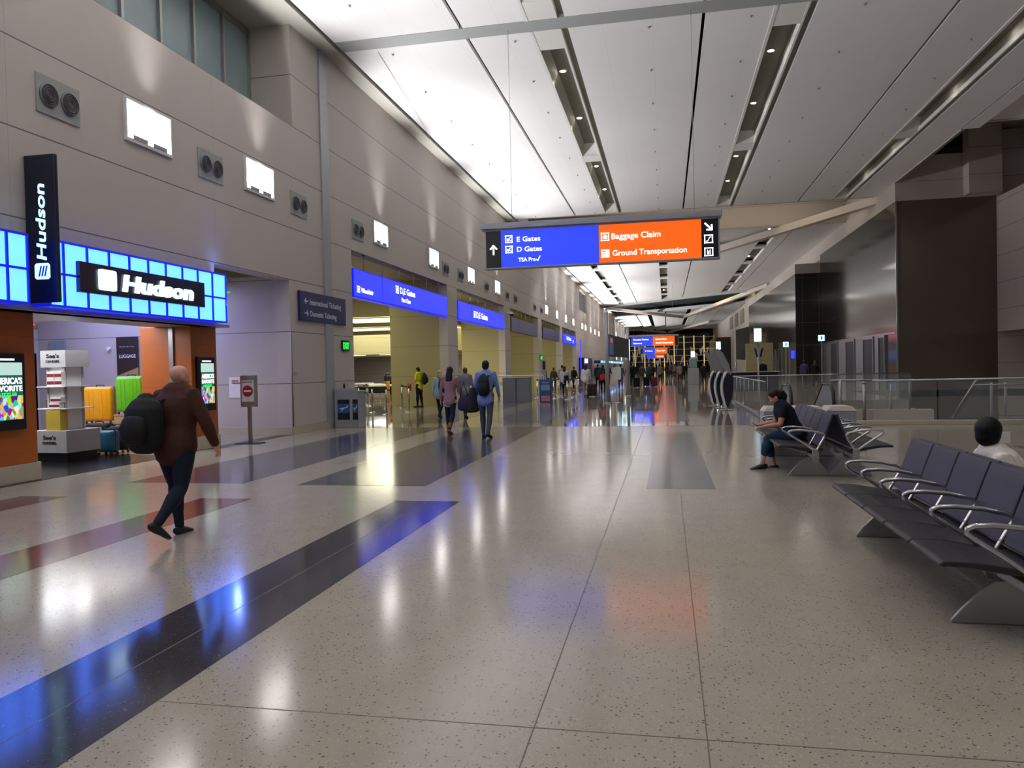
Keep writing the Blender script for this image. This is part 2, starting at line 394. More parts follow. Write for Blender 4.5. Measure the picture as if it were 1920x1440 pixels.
def beam(n, a, b, wd=.5, h=.45, m='counter'):
    a = Vector(a); b = Vector(b); d = (b-a).normalized(); s = Vector((0, 0, 1)).cross(d).normalized()*wd/2
    struct('trim_%d' % n, MB().prism([a-s, a+s, a+s+Vector((0, 0, h)), a-s+Vector((0, 0, h))], b-a), M[m])
beam(18, (12.0, 46.4, 10.35), (3.3, 62, 10.0)); beam(19, (3.3, 62, 10.0), (-8.9, 50, 10.35))
beam(20, (11.6, 92, 10.2), (3.1, 142, 9.9)); beam(21, (3.1, 142, 9.9), (-8.9, 120, 10.3))
beam(22, (9, 166, 10.2), (.5, 206, 9.9)); beam(23, (.5, 206, 9.9), (-9, 187, 10.3))
# right side masses
ga = MB(); ga.mi = 0; ga.box(11.7, 16.42, 43, 62.8, -6, 9.75); ga.mi = 1; ga.box(11.7, 16.42, 43, 62.8, 9.75, 12)
struct('wall_elevator', ga, [M['granite'], M['wall_t']])
gb = MB(); gb.mi = 0; gb.box(9.85, 11.7, 62.8, 97, 0, 8.4); gb.mi = 1; gb.box(9.85, 11.7, 62.8, 97, 8.4, 9.15)
struct('wall_elevator.001', gb, [M['granite'], M['wall_t']])
struct('trim_24', MB().box(11.68, 11.76, 42.93, 43.0, -6, 9.75), M['steel'])
wr = MB()
wr.box(16.42, 18.6, -8, 43, 2.9, 9.64).box(18.4, 18.6, -8, 43, -6, 2.9).box(16.42, 18.6, 43, 62, -6, 13)
wr.box(17.9, 18.6, -8, 43, 9.64, 13.2).box(11.7, 12, 62.8, 97, 8, 11.5).box(11.9, 12.3, 100, 210, 0, 11.5)
wr.box(14.9, 16.4, 42.2, 43, 9.8, 13.2)
struct('wall_right', wr, M['wall'])
struct('wall_pillar', B(10.6, 12.6, 97, 100, 0, 11.5), M['olive'])
struct('wall_far', MB().box(9.2, 11.9, 150, 172, 0, 6.6), M['granite'])
for i, y in enumerate((37.5, 33, 28.5)):
    g = struct('window_%d' % (30+i), B(17.84, 17.9, y, y+3.8, 9.9, 12.6), M['night']); MB().box(17.8, 17.9, y-.1, y, 9.8, 12.7).box(17.8, 17.9, y, y+3.8, 9.8, 9.9).obj('window_frame', M['alu'], g)
for i, y in enumerate((38, 34.4)):
    g = struct('window_%d' % (40+i), B(18.34, 18.4, y, y+3.2, .3, 2.7), M['night']); MB().box(18.3, 18.4, y-.1, y, .2, 2.8).box(18.3, 18.4, y, y+3.2, 1.45, 1.55).obj('window_frame', M['alu'], g)
for i, y in enumerate((124, 134, 145)):
    struct('window_%d' % (50+i), B(11.84, 11.9, y, y+6, 7.9, 10.1), M['trough'])
# the well with the lower hall
struct('baseboard_well.001', MB().box(2.6, 2.78, 22.4, 32.8, 0, .06), M['grey_box'], bevel=.01)
light('AREA', 'roof_gap_fill', (3, 50.3, 12.9), 260, (1, .86, .6), 14, 4); light('AREA', 'roof_gap_fill', (5, 112, 11.5), 900, (1, .82, .5), 9, 8); light('AREA', 'roof_gap_fill', (-4, 126, 11.5), 500, (1, .95, .9), 8, 6)  # added area lights brightening the dark roof gaps, no fitting modelled
wv = MB(); wv.box(2.5, 2.68, 22.3, 32.9, -6, -.35).box(2.68, 4.6, 22.1, 22.3, -6, -.35).box(4.6, 18.4, 20.2, 20.4, -6, -.35).box(2.68, 9.4, 32.9, 33.1, -6, -.35).box(9.4, 9.6, 32.9, 43, -6, -.35).box(9.4, 11.7, 42.9, 43, -6, -.35)
struct('wall_well', wv, M['counter']); struct('floor_lower', B(2.5, 18.6, 20, 43.2, -6.2, -6), M['floor'])
struct('baseboard_well', MB().box(4.5, 18.4, 20.15, 20.45, 0, .1), M['base'], bevel=.01)
# lower landing kerbs seen through the railing glass
struct('trim_25', MB().box(5.9, 8.3, 26.6, 27.0, -1.4, -.02).box(8.3, 9.2, 26.6, 29, -1.6, -.6), M['counter'])

# ================================================================ CEILING FITTINGS
ordn = ['leftmost', 'middle', 'right-hand']
def trough(a, b, y0, y1, lab, lights, left_white, p0=.5, p1=.5):
    t = thing('light_trough', lab, 'ceiling light', ((a+b)/2, (y0+y1)/2, H_C), world=True)
    zt = H_C+.42; i0, i1 = a+.09, b-.25
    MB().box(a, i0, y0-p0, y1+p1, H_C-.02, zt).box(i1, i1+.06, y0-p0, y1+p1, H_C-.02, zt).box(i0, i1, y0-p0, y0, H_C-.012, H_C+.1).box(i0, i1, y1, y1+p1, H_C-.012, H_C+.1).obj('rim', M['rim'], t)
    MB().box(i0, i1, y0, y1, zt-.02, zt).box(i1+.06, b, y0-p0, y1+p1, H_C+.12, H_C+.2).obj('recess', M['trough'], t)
    MB().prism([(i0, y0, H_C), (i0, y0+.5, zt-.02), (i0, y0, zt-.02)], (i1-i0, 0, 0)).obj('end_slope', M['rim'], t); MB().prism([(i0, y1, H_C), (i0, y1-.5, zt-.02), (i0, y1, zt-.02)], (i1-i0, 0, 0)).obj('end_slope', M['rim'], t)
    MB().prism([(i0, y0+.3, H_C+.02), (i0, y0+.3, zt-.02), (i0+.14, y0+.3, zt-.02)], (0, y1-y0-.6, 0)).obj('side_reflector', M['trough'], t)
    for ly in lights:
        lx = (i0+i1)/2-.05
        d = MB().cyl((lx, ly, zt-.05), (lx, ly, zt-.02), .13).obj('downlight_trim', M['rim'], t)
        MB().cyl((lx, ly, zt-.056), (lx, ly, zt-.052), .085).obj('downlight_lens', M['down_white'], d)
        light('SPOT', 'downlight', (lx, ly, zt-.12), DOWNLIGHT_W*(2.0 if ly > 22 else 1), (1, .975, .94), .08, spot=100, blend=.7, parent=t)
for k, (a, b) in enumerate(((-3.5, -2.45), (2.9, 3.97), (9.3, 10.3))):
    for j, (y0, y1, ls) in enumerate(((9.2, 19.2, (12.2, 17)), (22.2, 33.7, (24.9, 29.7)), (34.7, 46.2, (37, 41.9)))):
        trough(a, b, y0, y1, 'long recessed ceiling light trough, %s row, %s' % (ordn[k], ('nearest the camera before the cross strip', 'just past the grey cross strip', 'at the far end of the first ceiling bay')[j]), ls, True, (.5, 1.29, .5)[j], (1.04, .5, .5)[j])
    trough(a, b, -4, 8.2, 'long recessed ceiling light trough above and behind the camera, %s row' % ordn[k], (0, 6), True)
for k, (a, b) in enumerate(((-6.7, -5.9), (-.5, .4), (7.0, 8.0))):
    t = thing('light_trough', 'narrow recessed light trough in the second ceiling bay, %s row' % ordn[k], 'ceiling light', (a, 56, H_C), world=True)
    m_ = MB(); y = 55.3
    while y < yend(b)-8: m_.box(a, b-.12, y, y+8.3, H_C+.35, H_C+.4); y += 9.5
    m_.obj('recess', M['trough'], t)
    y = 57.5
    while y < yend(b)-6:
        MB().cyl((a+.35, y, H_C+.33), (a+.35, y, H_C+.345), .09).obj('downlight_lens', M['down_white'], t)
        light('SPOT', 'downlight', (a+.35, y, H_C+.25), FAR_W, (1, .975, .94), .08, spot=110, blend=.7, parent=t); y += 14
# sprinkler heads
spr = MB().cyl((0, 0, -.012), (0, 0, 0), .04, n=10).cyl((0, 0, -.04), (0, 0, -.012), .016, n=8).cyl((0, 0, -.046), (0, 0, -.04), .026, n=8)
s0 = spr.obj('ceiling_sprinkler', M['strip'])
tag(s0, 'small grey sprinkler head in the white ceiling panels', 'sprinkler', 'ceiling sprinkler heads')
first = True
for x in (-7.6, -4.0, -.3, 2.36, 5.17, 8.75):
    for k in range(12):
        y = 12.1+3.1*k
        if 19.9 < y < 21.1: continue
        o = s0 if first else s0.copy(); 
        if not first: COL.objects.link(o)
        first = False; o.location = (x, y, H_C)
# thin cable
tag(MB().tube([(-7.94, 21.1, H_C-.02), (-8.7, 27.5, H_C-.06), (-8.94, 29.5, H_C-.12)], .006, 6).obj('thin_cable', M['frame_grey']), 'thin cable running diagonally from the ceiling panels to the top of the left wall', 'cable')

# ================================================================ WALL LAMPS AND VENTS
def wall_lamp(y, lab, grp=None, k=1):
    t = thing('wall_lamp', lab, 'wall light', (WX, y, 5.9), group=grp)
    f = MB(); f.box(0, .05, -.66, .66, -.06, 0).box(0, .05, -.66, .66, .68, .72).box(0, .05, -.66, -.62, 0, .68).box(0, .05, .62, .66, 0, .68)
    f.obj('frame', M['white'], t)
    MB().box(0, .03, -.62, .62, .07, .68).box(0, .03, -.62, -.50, .0, .07).box(0, .03, -.06, .06, .0, .07).box(0, .03, .50, .62, .0, .07).obj('lens', M['lamp_white'], t)
    for s in (-.28, .28): MB().box(0, .06, s-.2, s+.2, .0, .075).obj('clip', M['alu'], t)
    light('SPOT', 'lamp_light', (.16, 0, .55), WALL_LAMP_W*k, (1, .985, .985), .22, rot=(0, R(-139), 0), spot=112, blend=.6).parent = t
    return t
near = [8.9, 12.92, 16.93, 24.85, 30.93, 37.15, 43.25]
nm = ['beyond the left edge of the frame', 'large glowing wall lamp nearest the camera, above the lit shop sign', 'second glowing wall lamp, left of the grey steel strip', 'glowing wall lamp just right of the grey steel strip', 'glowing wall lamp above the far end of the first blue portal sign', 'glowing wall lamp above the second portal sign', 'glowing wall lamp beside the left end of the hanging gate sign']
for y in (-3, .9, 4.9, 8.9): wall_lamp(y, 'glowing square wall lamp of the left wall outside the picture', 'wall lamps beside and behind the camera')
for y, n in list(zip(near, nm))[1:]: wall_lamp(y, n)
for i, y in enumerate((61.6, 67.7, 73.8, 80, 88.5, 92.1, 98.6, 104.6, 110.7)):
    wall_lamp(y, 'small distant glowing wall lamp in the row above the portals, number %s from the left' % ['one', 'two', 'three', 'four', 'five', 'six', 'seven', 'eight', 'nine'][i], k=1.7)
for i, y in enumerate((122, 130, 148, 158, 168, 178)):  # lamps added to brighten the ceiling of the third bay
    wall_lamp(y, 'far-off wall lamp added to brighten the far ceiling, number %s along' % ['one', 'two', 'three', 'four', 'five', 'six'][i], k=3)
def vent(y, lab):
    t = thing('wall_vent', lab, 'vent', (WX, y, 6.02))
    MB().box(0, .025, -.45, .45, -.30, .30).obj('cover_plate', M['strip'], t)
    for s in (-.215, .215):
        v = MB(); v.chain([(.02, s, 0), (.06, s, 0)], [.185, .175], side=(0, 1, 0), n=24, cap=False); 
        d = v.obj('round_diffuser', M['grey_box'], t)
        g = MB()
        for r in (.05, .09, .13, .165):
            g.tube([(.064, s+r*math.cos(a*math.pi/12), r*math.sin(a*math.pi/12)) for a in range(24)], .009, 6, closed=True)
        g.chain([(.055, s, 0), (.061, s, 0)], [.17, .17], side=(0, 1, 0), n=20, cap=False); g.obj('dark_rings', M['vent_grey'], d)
for y, l in ((10.73, 'pair of round wall vents above the vertical shop blade'), (14.92, 'pair of round wall vents between the two nearest wall lamps'), (18.93, 'pair of round wall vents left of the grey steel strip'), (22.9, 'pair of round wall vents right of the grey steel strip'),
             (32.7, 'pair of small vents above the first portal pillar'), (35.2, 'pair of small vents left of the lamp above the second portal sign'), (40.5, 'pair of small vents right of the lamp above the second portal sign'), (46.0, 'pair of small vents below the left end of the hanging gate sign'), (48.6, 'pair of tiny vents under the hanging gate sign'), (56, 'pair of tiny vents left of the row of distant lamps'), (59, 'pair of tiny vents touching the first distant lamp')):
    vent(y, l)
# ================================================================ SIGNS
EX, EY, EZ = Vector((1, 0, 0)), Vector((0, 1, 0)), Vector((0, 0, 1))
def front(x, z, y): return Vector((x, y, z))
def icon_frame(par, c, s, r, u, m, name='pictogram', plane='white'):
    """rounded square ring"""
    n = Vector(r).cross(Vector(u)).normalized(); c = Vector(c); r = Vector(r); u = Vector(u)
    b = MB(); w_ = s*.12
    for (a0, a1, b0, b1) in ((-s/2, s/2, s/2-w_, s/2), (-s/2, s/2, -s/2, -s/2+w_), (-s/2, -s/2+w_, -s/2, s/2), (s/2-w_, s/2, -s/2, s/2)):
        b.prism([c+r*a0+u*b0, c+r*a1+u*b0, c+r*a1+u*b1, c+r*a0+u*b1], n*.006)
    return b, n
def strokes(b, c, r, u, segs, wd, n):
    for (x0, y0, x1, y1) in segs:
        p = c+r*x0+u*y0; q = c+r*x1+u*y1; d = (q-p).normalized(); s = n.cross(d)*wd/2
        b.prism([p-s, q-s, q+s, p+s], n*.006)
def arrow(par, c, s, ang, r, u, m, name='arrow'):
    n = r.cross(u); b = MB(); ca, sa = math.cos(ang), math.sin(ang)
    R2 = r*ca+u*sa; U2 = -r*sa+u*ca; c = Vector(c)   # arrow points along U2
    strokes(b, c, R2, U2, ((0, -s/2, 0, s/2*.8), (-s*.36, s*.08, 0.02*s, s/2), (s*.36, s*.08, -.02*s, s/2)), s*.17, n)
    return b.obj(name, m, par)

def big_sign(Y, x0, x1, z0, z1, label, lines=None, S=1.0, fine=True):
    t = thing('hanging_sign', label, 'sign', ((x0+x1)/2, Y+.15, z1), world=True)
    W_ = x1-x0
    def X(f): return x0+W_*f
    h = MB(); h.box(x0, x1, Y+.02, Y+.3, z0, z1).box(x0, x1, Y-.01, Y+.02, z0, z0+.035).box(x0, x1, Y-.01, Y+.02, z1-.045, z1).box(x0, x0+.035, Y-.01, Y+.02, z0, z1).box(x1-.035, x1, Y-.01, Y+.02, z0, z1)
    h.obj('housing', M['frame_grey'], t, bevel=.006)
    MB().box(x0-.1, x1+.06, Y-.12, Y+.42, z1+.002, z1+.04).box(x0-.1, x1+.06, Y-.12, Y-.09, z1+.04, z1+.15).box(x0-.07, x1+.03, Y-.09, Y+.4, z1+.04, z1+.14).obj('top_channel', M['frame_grey'], t, bevel=.006)
    a, m_, b = X(.0727), X(.4992), X(.9257)
    pz0, pz1 = z0+.035, z1-.045
    B(x0+.035, a, Y, Y+.02, pz0, pz1).obj('black_panel', M['black_sign'], t)
    bp = B(a, m_-.01, Y, Y+.02, pz0, pz1).obj('blue_panel', M['blue_sign'], t)
    op = B(m_+.01, b, Y, Y+.02, pz0, pz1).obj('orange_panel', M['orange_sign'], t)
    B(b, x1-.035, Y, Y+.02, pz0, pz1).obj('black_panel', M['black_sign'], t)
    for x in (x0+W_*.12, x1-W_*.1): MB().cyl((x, Y+.15, z1+.14), (x, Y+.15, H_C), .006).obj('hanger_rod', M['frame_grey'], t)
    return t, bp, op, X
t, bp, op, X = big_sign(20.5, -4.79, 1.40, 4.29, 5.36, 'large lit hanging sign in blue and orange, nearest, reading E Gates and Baggage Claim', None)
yf = 20.499
tx = lambda s, x, z, w_, h, par, **k: text(s, M['txt'], (x, yf, z), EX, EZ, w_, h, par, bold=.012, **k)
tx('E Gates', -3.90, 5.0, .64, .13, bp); tx('D Gates', -3.90, 4.73, .68, .13, bp); tx('TSA Pre', -3.87, 4.46, .47, .105, bp)
b_ = MB(); strokes(b_, Vector((-3.33, yf, 4.51)), EX, EZ, ((-.045, .0, -.01, -.05), (-.012, -.05, .06, .085)), .022, Vector((0, -1, 0))); b_.obj('check_mark', M['txt'], bp)
tx('Baggage Claim', -1.36, 4.93, 1.27, .15, op); tx('Ground Transportation', -1.34, 4.49, 1.91, .145, op)
arrow(None, Vector((-4.55, yf, 4.80)), .26, 0, EX, EZ, M['txt']).parent = t
o = t.children[-1] if False else None
def fix(oo, par): 
    oo.data.transform(Matrix.Translation(-wbase(par))); oo.parent = par
for oo in [x for x in bpy.data.objects if x.name.startswith('arrow')]: fix(oo, t)
fix(arrow(None, Vector((1.12, yf, 5.12)), .26, R(-135), EX, EZ, M['txt']), t)
def pic(par, c, s, segs, m=None, fills=()):
    b, n = icon_frame(None, c, s, EX, EZ, None); c = Vector(c)
    strokes(b, c, EX, EZ, [tuple(v*s for v in g) for g in segs], s*.09, n)
    for (a0, a1, b0, b1) in fills:
        b.prism([c+EX*a0*s+EZ*b0*s, c+EX*a1*s+EZ*b0*s, c+EX*a1*s+EZ*b1*s, c+EX*a0*s+EZ*b1*s], n*.006)
    return b.obj('pictogram', m or M['txt'], par)
gate = ((-.28, -.28, .28, .28), (-.3, .05, .0, .0), (0, 0, -.05, -.3), (-.25, -.0, -.2, -.22), (.1, -.1, .3, -.25))
pic(bp, (-4.12, yf, 5.08), .2, gate); pic(bp, (-4.12, yf, 4.80), .2, gate)
pic(op, (-1.53, yf, 5.00), .21, ((-.12, .22, .12, .22), (-.12, .1, -.12, .22), (.12, .1, .12, .22)), fills=((-.28, .28, -.24, .12),))
pic(op, (-1.53, yf, 4.56), .21, (), fills=((-.38, .38, -.38, -.1), (-.32, .0, .0, .2), (.05, .35, -.05, .32)))
pic(t, (1.12, yf, 4.80), .22, ((-.3, -.25, -.1, -.25), (-.1, -.25, .12, .2), (.12, .2, .3, .2)), M['txt'])
pic(t, (1.12, yf, 4.47), .22, ((-.15, -.3, -.15, .25), (.15, -.3, .15, .25), (0, -.3, 0, .1)), M['txt'])
# distant repeats
t2, b2, o2, X2 = big_sign(88, -4.25, 1.35, 3.75, 4.85, 'second blue and orange hanging sign far down the hall, above the crowd')
text('Domestic Ticketing', M['txt'], (-3.6, 87.97, 4.42), EX, EZ, 1.7, .17, b2, bold=.02); text('Restrooms', M['txt'], (-3.6, 87.97, 4.02), EX, EZ, .95, .17, b2, bold=.02)
text('Baggage Claim', M['txt'], (-1.15, 87.97, 4.42), EX, EZ, 1.2, .17, o2, bold=.02); text('Ground Transportation', M['txt'], (-1.15, 87.97, 4.02), EX, EZ, 1.9, .17, o2, bold=.02)
t3, b3, o3, X3 = big_sign(136, -4.38, .56, 3.57, 4.58, 'third smaller blue and orange hanging sign, just under the second one')
text('E Gates', M['txt'], (-3.6, 135.97, 4.0), EX, EZ, 1.3, .2, b3, bold=.02); text('Baggage Claim', M['txt'], (-1.6, 135.97, 4.0), EX, EZ, 1.4, .2, o3, bold=.02)
t4, b4, o4, X4 = big_sign(170, -4.5, -.1, 3.1, 3.9, 'farthest blue and orange hanging sign, lowest of the hanging signs')
text('Baggage Claim', M['txt'], (-1.9, 169.97, 3.4), EX, EZ, 1.3, .2, o4, bold=.02)

# portal signs on the left wall
def portal_sign(y0, y1, lab, m, texts, rods=6):
    t = thing('portal_sign', lab, 'sign', (WX, (y0+y1)/2, 3.93), world=True)
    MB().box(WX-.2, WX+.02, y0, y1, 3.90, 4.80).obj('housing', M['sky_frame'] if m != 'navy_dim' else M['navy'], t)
    p = B(WX+.02, WX+.045, y0+.04, y1-.04, 3.94, 4.76).obj('blue_face', M[m], t)
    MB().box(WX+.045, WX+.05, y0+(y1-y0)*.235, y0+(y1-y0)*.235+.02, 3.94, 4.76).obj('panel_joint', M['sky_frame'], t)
    for k in range(rods):
        y = y0+(y1-y0)*(k+.7)/(rods+.2); MB().cyl((WX-.1, y, 4.8), (WX-.1, y, 5.34), .018, n=8).lathe([(.018, 0), (.06, .03), (.06, .06)], (WX-.1, y, 5.27), 10).obj('hanger_rod', M['steel'], t)
    for (s, ya, yb, z, h) in texts: text(s, M['txt'], (WX+.046, ya, z), EY, EZ, yb-ya, h, p, bold=.02)
    return t, p
def box_icon(p, y, z, s): 
    b = MB(); c = Vector((WX+.046, y, z)); n = EX
    for (a0, a1, b0, b1) in ((-.5, .5, .38, .5), (-.5, .5, -.5, -.38), (-.5, -.38, -.5, .5), (.38, .5, -.5, .5), (-.25, .25, -.08, .08), (-.08, .08, -.3, .3)):
        b.prism([c+EY*a0*s+EZ*b0*s, c+EY*a1*s+EZ*b0*s, c+EY*a1*s+EZ*b1*s, c+EY*a0*s+EZ*b1*s], n*.006)
    b.obj('pictogram', M['txt'], p)
t, p = portal_sign(22.4, 32.75, 'nearest lit blue portal sign, reading Wheelchair, D,E Gates and First Class', 'blue_sign2', (('Wheelchair', 22.95, 24.0, 4.09, .15), ('D,E Gates', 26.6, 28.3, 4.39, .22), ('First Class', 26.75, 27.75, 4.10, .15)))
box_icon(p, 22.75, 4.17, .2); box_icon(p, 26.3, 4.5, .27)
t, p = portal_sign(34.55, 44.9, 'second lit blue portal sign, reading D,E Gates', 'blue_sign2', (('D,E Gates', 38.0, 40.5, 4.2, .30),))
box_icon(p, 37.65, 4.34, .33)
portal_sign(47.0, 56.8, 'unlit blue portal sign between the second and third portal pillars', 'navy_dim', ())
portal_sign(59.4, 68.9, 'unlit blue portal sign further along, right of the other unlit one', 'navy_dim', ())
portal_sign(71.6, 82.0, 'farthest lit blue portal sign, small, with white writing', 'blue_sign2', (('D,E Gates', 74.0, 77.5, 4.25, .32), ('P', 79, 79.6, 4.05, .3)))
# wall plaque with ticketing directions
t = thing('wall_sign', 'flat navy wall sign reading International Ticketing and Domestic Ticketing', 'sign', (WX, 20.2, 2.98), world=True)
p = B(WX+.002, WX+.075, 18.73, 21.66, 2.98, 3.76).obj('sign_board', M['navy'], t, bevel=.01)
text('International Ticketing', M['txt_dim'], (WX+.076, 19.30, 3.42), EY, EZ, 2.0, .15, p, bold=.01)
text('Domestic Ticketing', M['txt_dim'], (WX+.076, 19.30, 3.11), EY, EZ, 1.67, .15, p, bold=.01)
def wall_arrow(y, z, ang):
    o_ = arrow(None, Vector((WX+.076, y, z)), .2, ang, EY, EZ, M['txt_dim']); fix(o_, p)
wall_arrow(19.08, 3.50, R(90)); wall_arrow(19.08, 3.18, R(-90))
t = tag(B(WX, WX+.012, 18.42, 18.62, 1.52, 1.62).obj('room_plate', M['frame_grey'], bevel=.003), 'small grey room number plate on the wall under the navy sign', 'plate')
def exit_sign(name, lab, c, r, m, s='EXIT', w_=.34, h=.2, box=True):
    c = Vector(c); r = Vector(r); n = r.cross(EZ); t = thing(name, lab, 'exit sign', c, world=True)
    a = c-r*w_/2-EZ*h/2
    bb = MB().prism([a, a+r*w_, a+r*w_+EZ*h, a+EZ*h], -n*.04); hs = bb.obj('housing', M['black_sign'], t)
    text(s, m, c-r*(w_*.42)-EZ*h*.33+n*.002, r, EZ, w_*.84, h*.62, hs, bold=.03)
    return t
exit_sign('exit_sign', 'green lit exit sign on the wall left of the first portal', (WX+.06, 21.65, 2.38), EY, M['green_exit'], w_=.5, h=.3)
exit_sign('exit_sign', 'distant green exit sign on the third portal pillar', (WX+.06, 58.4, 2.35), EY, M['green_exit'], w_=1.0, h=.42)
exit_sign('exit_sign', 'red lit exit sign under the ceiling inside the shop', (-13.4, 14.2, 2.72), EX, M['red_exit'], w_=.34, h=.14)
t = thing('exit_sign', 'clear edge-lit green exit sign hanging in the corridor beside the shop', 'exit sign', (-10.7, 17.2, 3.9), world=True)
MB().box(-10.83, -10.47, 17.19, 17.20, 3.62, 3.88).obj('clear_plate', M['glass'], t)
MB().box(-10.84, -10.82, 17.18, 17.21, 3.60, 3.9).box(-10.84, -10.46, 17.18, 17.21, 3.60, 3.615).obj('lit_edge', M['green_exit'], t)
MB().box(-10.84, -10.46, 17.15, 17.24, 3.88, 3.93).obj('mount', M['frame_grey'], t)
# dome camera on second pillar
t = thing('dome_camera', 'small white dome camera on the pillar right of the second portal sign', 'camera', (WX, 45.9, 4.9), world=True)
MB().box(WX, WX+.25, 45.8, 46.0, 4.95, 5.02).obj('bracket', M['white'], t); MB().ball((WX+.28, 45.9, 4.86), (.12, .12, .12)).obj('dome', M['black'], t); MB().lathe([(.14, 0), (.14, .06), (.05, .12)], (WX+.28, 45.9, 4.88)).obj('cap', M['white'], t)

# ================================================================ SHOP
SX = -9.15
def shop_front(y0, y1, name_plate, lab, cols):
    t = thing('shop_fascia', lab, 'sign', (SX, (y0+y1)/2, 2.7), world=True)
    fr = MB(); fr.box(WX, SX-.04, y0, y1, 2.68, 3.72)
    for z in (2.68, 3.18, 3.68): fr.box(SX-.04, SX+.01, y0, y1, z, z+.035)
    for y in cols: fr.box(SX-.04, SX+.012, y-.018, y+.018, 2.68, 3.715)
    fr.box(SX-.04, SX+.015, y0, y0+.03, 2.68, 3.715).box(SX-.04, SX+.015, y1-.03, y1, 2.68, 3.715)
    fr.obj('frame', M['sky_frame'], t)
    ys = [y0]+list(cols)+[y1]
    for a, b in zip(ys, ys[1:]):
        for z0, z1 in ((2.715, 3.18), (3.215, 3.68)): B(SX-.04, SX-.01, a+.02, b-.02, z0, z1).obj('lit_pane', M['sky_panel'], t)
    return t
cols = [10.4+.5*i for i in range(9)]
t = shop_front(10.09, 14.9, True, 'long lit pale-blue grid fascia above the shop with the glowing Hudson name', cols)
light('AREA', 'fascia_end_glow', (-9.25, 15.02, 3.3), 38, (.14, .24, 1), .25, .5, rot=(R(80), 0, 0)).rotation_euler = (R(-115), 0, R(25))
pl = B(SX-.02, SX+.06, 10.66, 14.03, 2.95, 3.44).obj('name_plate', M['black_sign'], t)
text('Hudson', M['hud_txt'], (SX+.062, 11.62, 3.06), EY, EZ, 2.0, .27, pl, bold=.035, shear=.12, depth=.03)
MB().prism([(SX+.062, 11.26+.2*max(-1, min(1, 1.35*math.cos(2*math.pi*a/24))), 3.195+.17*max(-1, min(1, 1.35*math.sin(2*math.pi*a/24)))) for a in range(24)], (.03, 0, 0)).obj('logo_tile', M['hud_txt'], pl)
shop_front(4.9, 9.72, False, 'left length of the lit pale-blue grid fascia, cut by the picture edge', [5.4+.5*i for i in range(8)]+[9.35])
# blade sign
t = thing('blade_sign', 'tall dark vertical blade sign with glowing Hudson lettering', 'sign', (-9.2, 10.0, 2.75), world=True)
bl = B(-9.44, -8.90, 10.0, 10.07, 2.73, 4.95).obj('blade', M['blade'], t, bevel=.02)
text('Hudson', M['hud_txt2'], (-9.09, 9.996, 3.36), EZ, -EX, 1.15, .16, bl, bold=.02, shear=.15)
MB().prism([(-9.165+.13*max(-1, min(1, 1.3*math.cos(2*math.pi*a/20))), 9.99, 3.20+.12*max(-1, min(1, 1.3*math.sin(2*math.pi*a/20)))) for a in range(20)], (0, .01, 0)).obj('logo_tile', M['hud_txt2'], bl)
bb = MB(); 
for k in (-.05, 0, .05): bb.prism([(-9.165+k-.015, 9.985, 3.12), (-9.165+k+.01, 9.985, 3.12), (-9.165+k+.05, 9.985, 3.28), (-9.165+k+.025, 9.985, 3.28)], (0, .004, 0))
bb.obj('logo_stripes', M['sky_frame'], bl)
MB().box(-9.44, -9.2, 10.05, 10.17, 3.9, 3.98).obj('bracket', M['black'], t)
light('AREA', 'corridor_blue_fill', (-13.5, 17, 3.95), 170, (.42, .46, 1), 4, 1)  # added blue fill spreading the sign's glow over the corridor wall
# structure of the shop
struct('ceiling_shop', MB().box(-17, -9.75, -2, 15.3, 2.9, 3.0).box(-9.75, WX-.02, -2, 15.0, 2.62, 3.0), M['white'])
struct('trim_30', MB().box(-10.6, WX+.02, 4.4, 15.45, 2.62, 2.68), M['frame_grey'])
struct('floor_shop_border', MB().prism([(-9.7, -2, .001), (-9.55, 13.6, .001), (-11.2, 14.0, .001), (-17, 14.2, .001), (-17, -2, .001)], (0, 0, .004)), M['floor_mat'])
p1 = thing('shop_pillar', 'orange wood-clad shop pillar at the left picture edge holding a tall screen', 'pillar', (-9.9, 8, 0), world=True)
B(-10.4, -9.75, 4.5, 10.42, .28, 2.62).obj('cladding', M['orange'], p1, bevel=.01); B(-10.42, -9.72, 4.48, 10.45, 0, .28).obj('stone_plinth', M['base'], p1, bevel=.01)
p2 = thing('shop_pillar', 'orange wood-clad shop pillar behind the walking man, with a tall screen', 'pillar', (-10.1, 15, 0), world=True)
MB().box(-10.95, -9.75, 14.5, 15.42, .28, 2.62).obj('cladding', M['orange'], p2, bevel=.01); B(-10.98, -9.72, 14.47, 15.45, 0, .28).obj('stone_plinth', M['base'], p2, bevel=.01)
MB().box(-10.25, -10.15, 14.46, 14.5, .3, 2.6).obj('shutter_track', M['steel'], p2)
p3 = thing('shop_pillar', 'orange wood panel deep inside the shop above the merchandise', 'pillar', (-14, 14, 0), world=True)
MB().box(-15.6, -14.2, 14.6, 14.8, 0, 2.9).obj('cladding', M['orange'], p3)
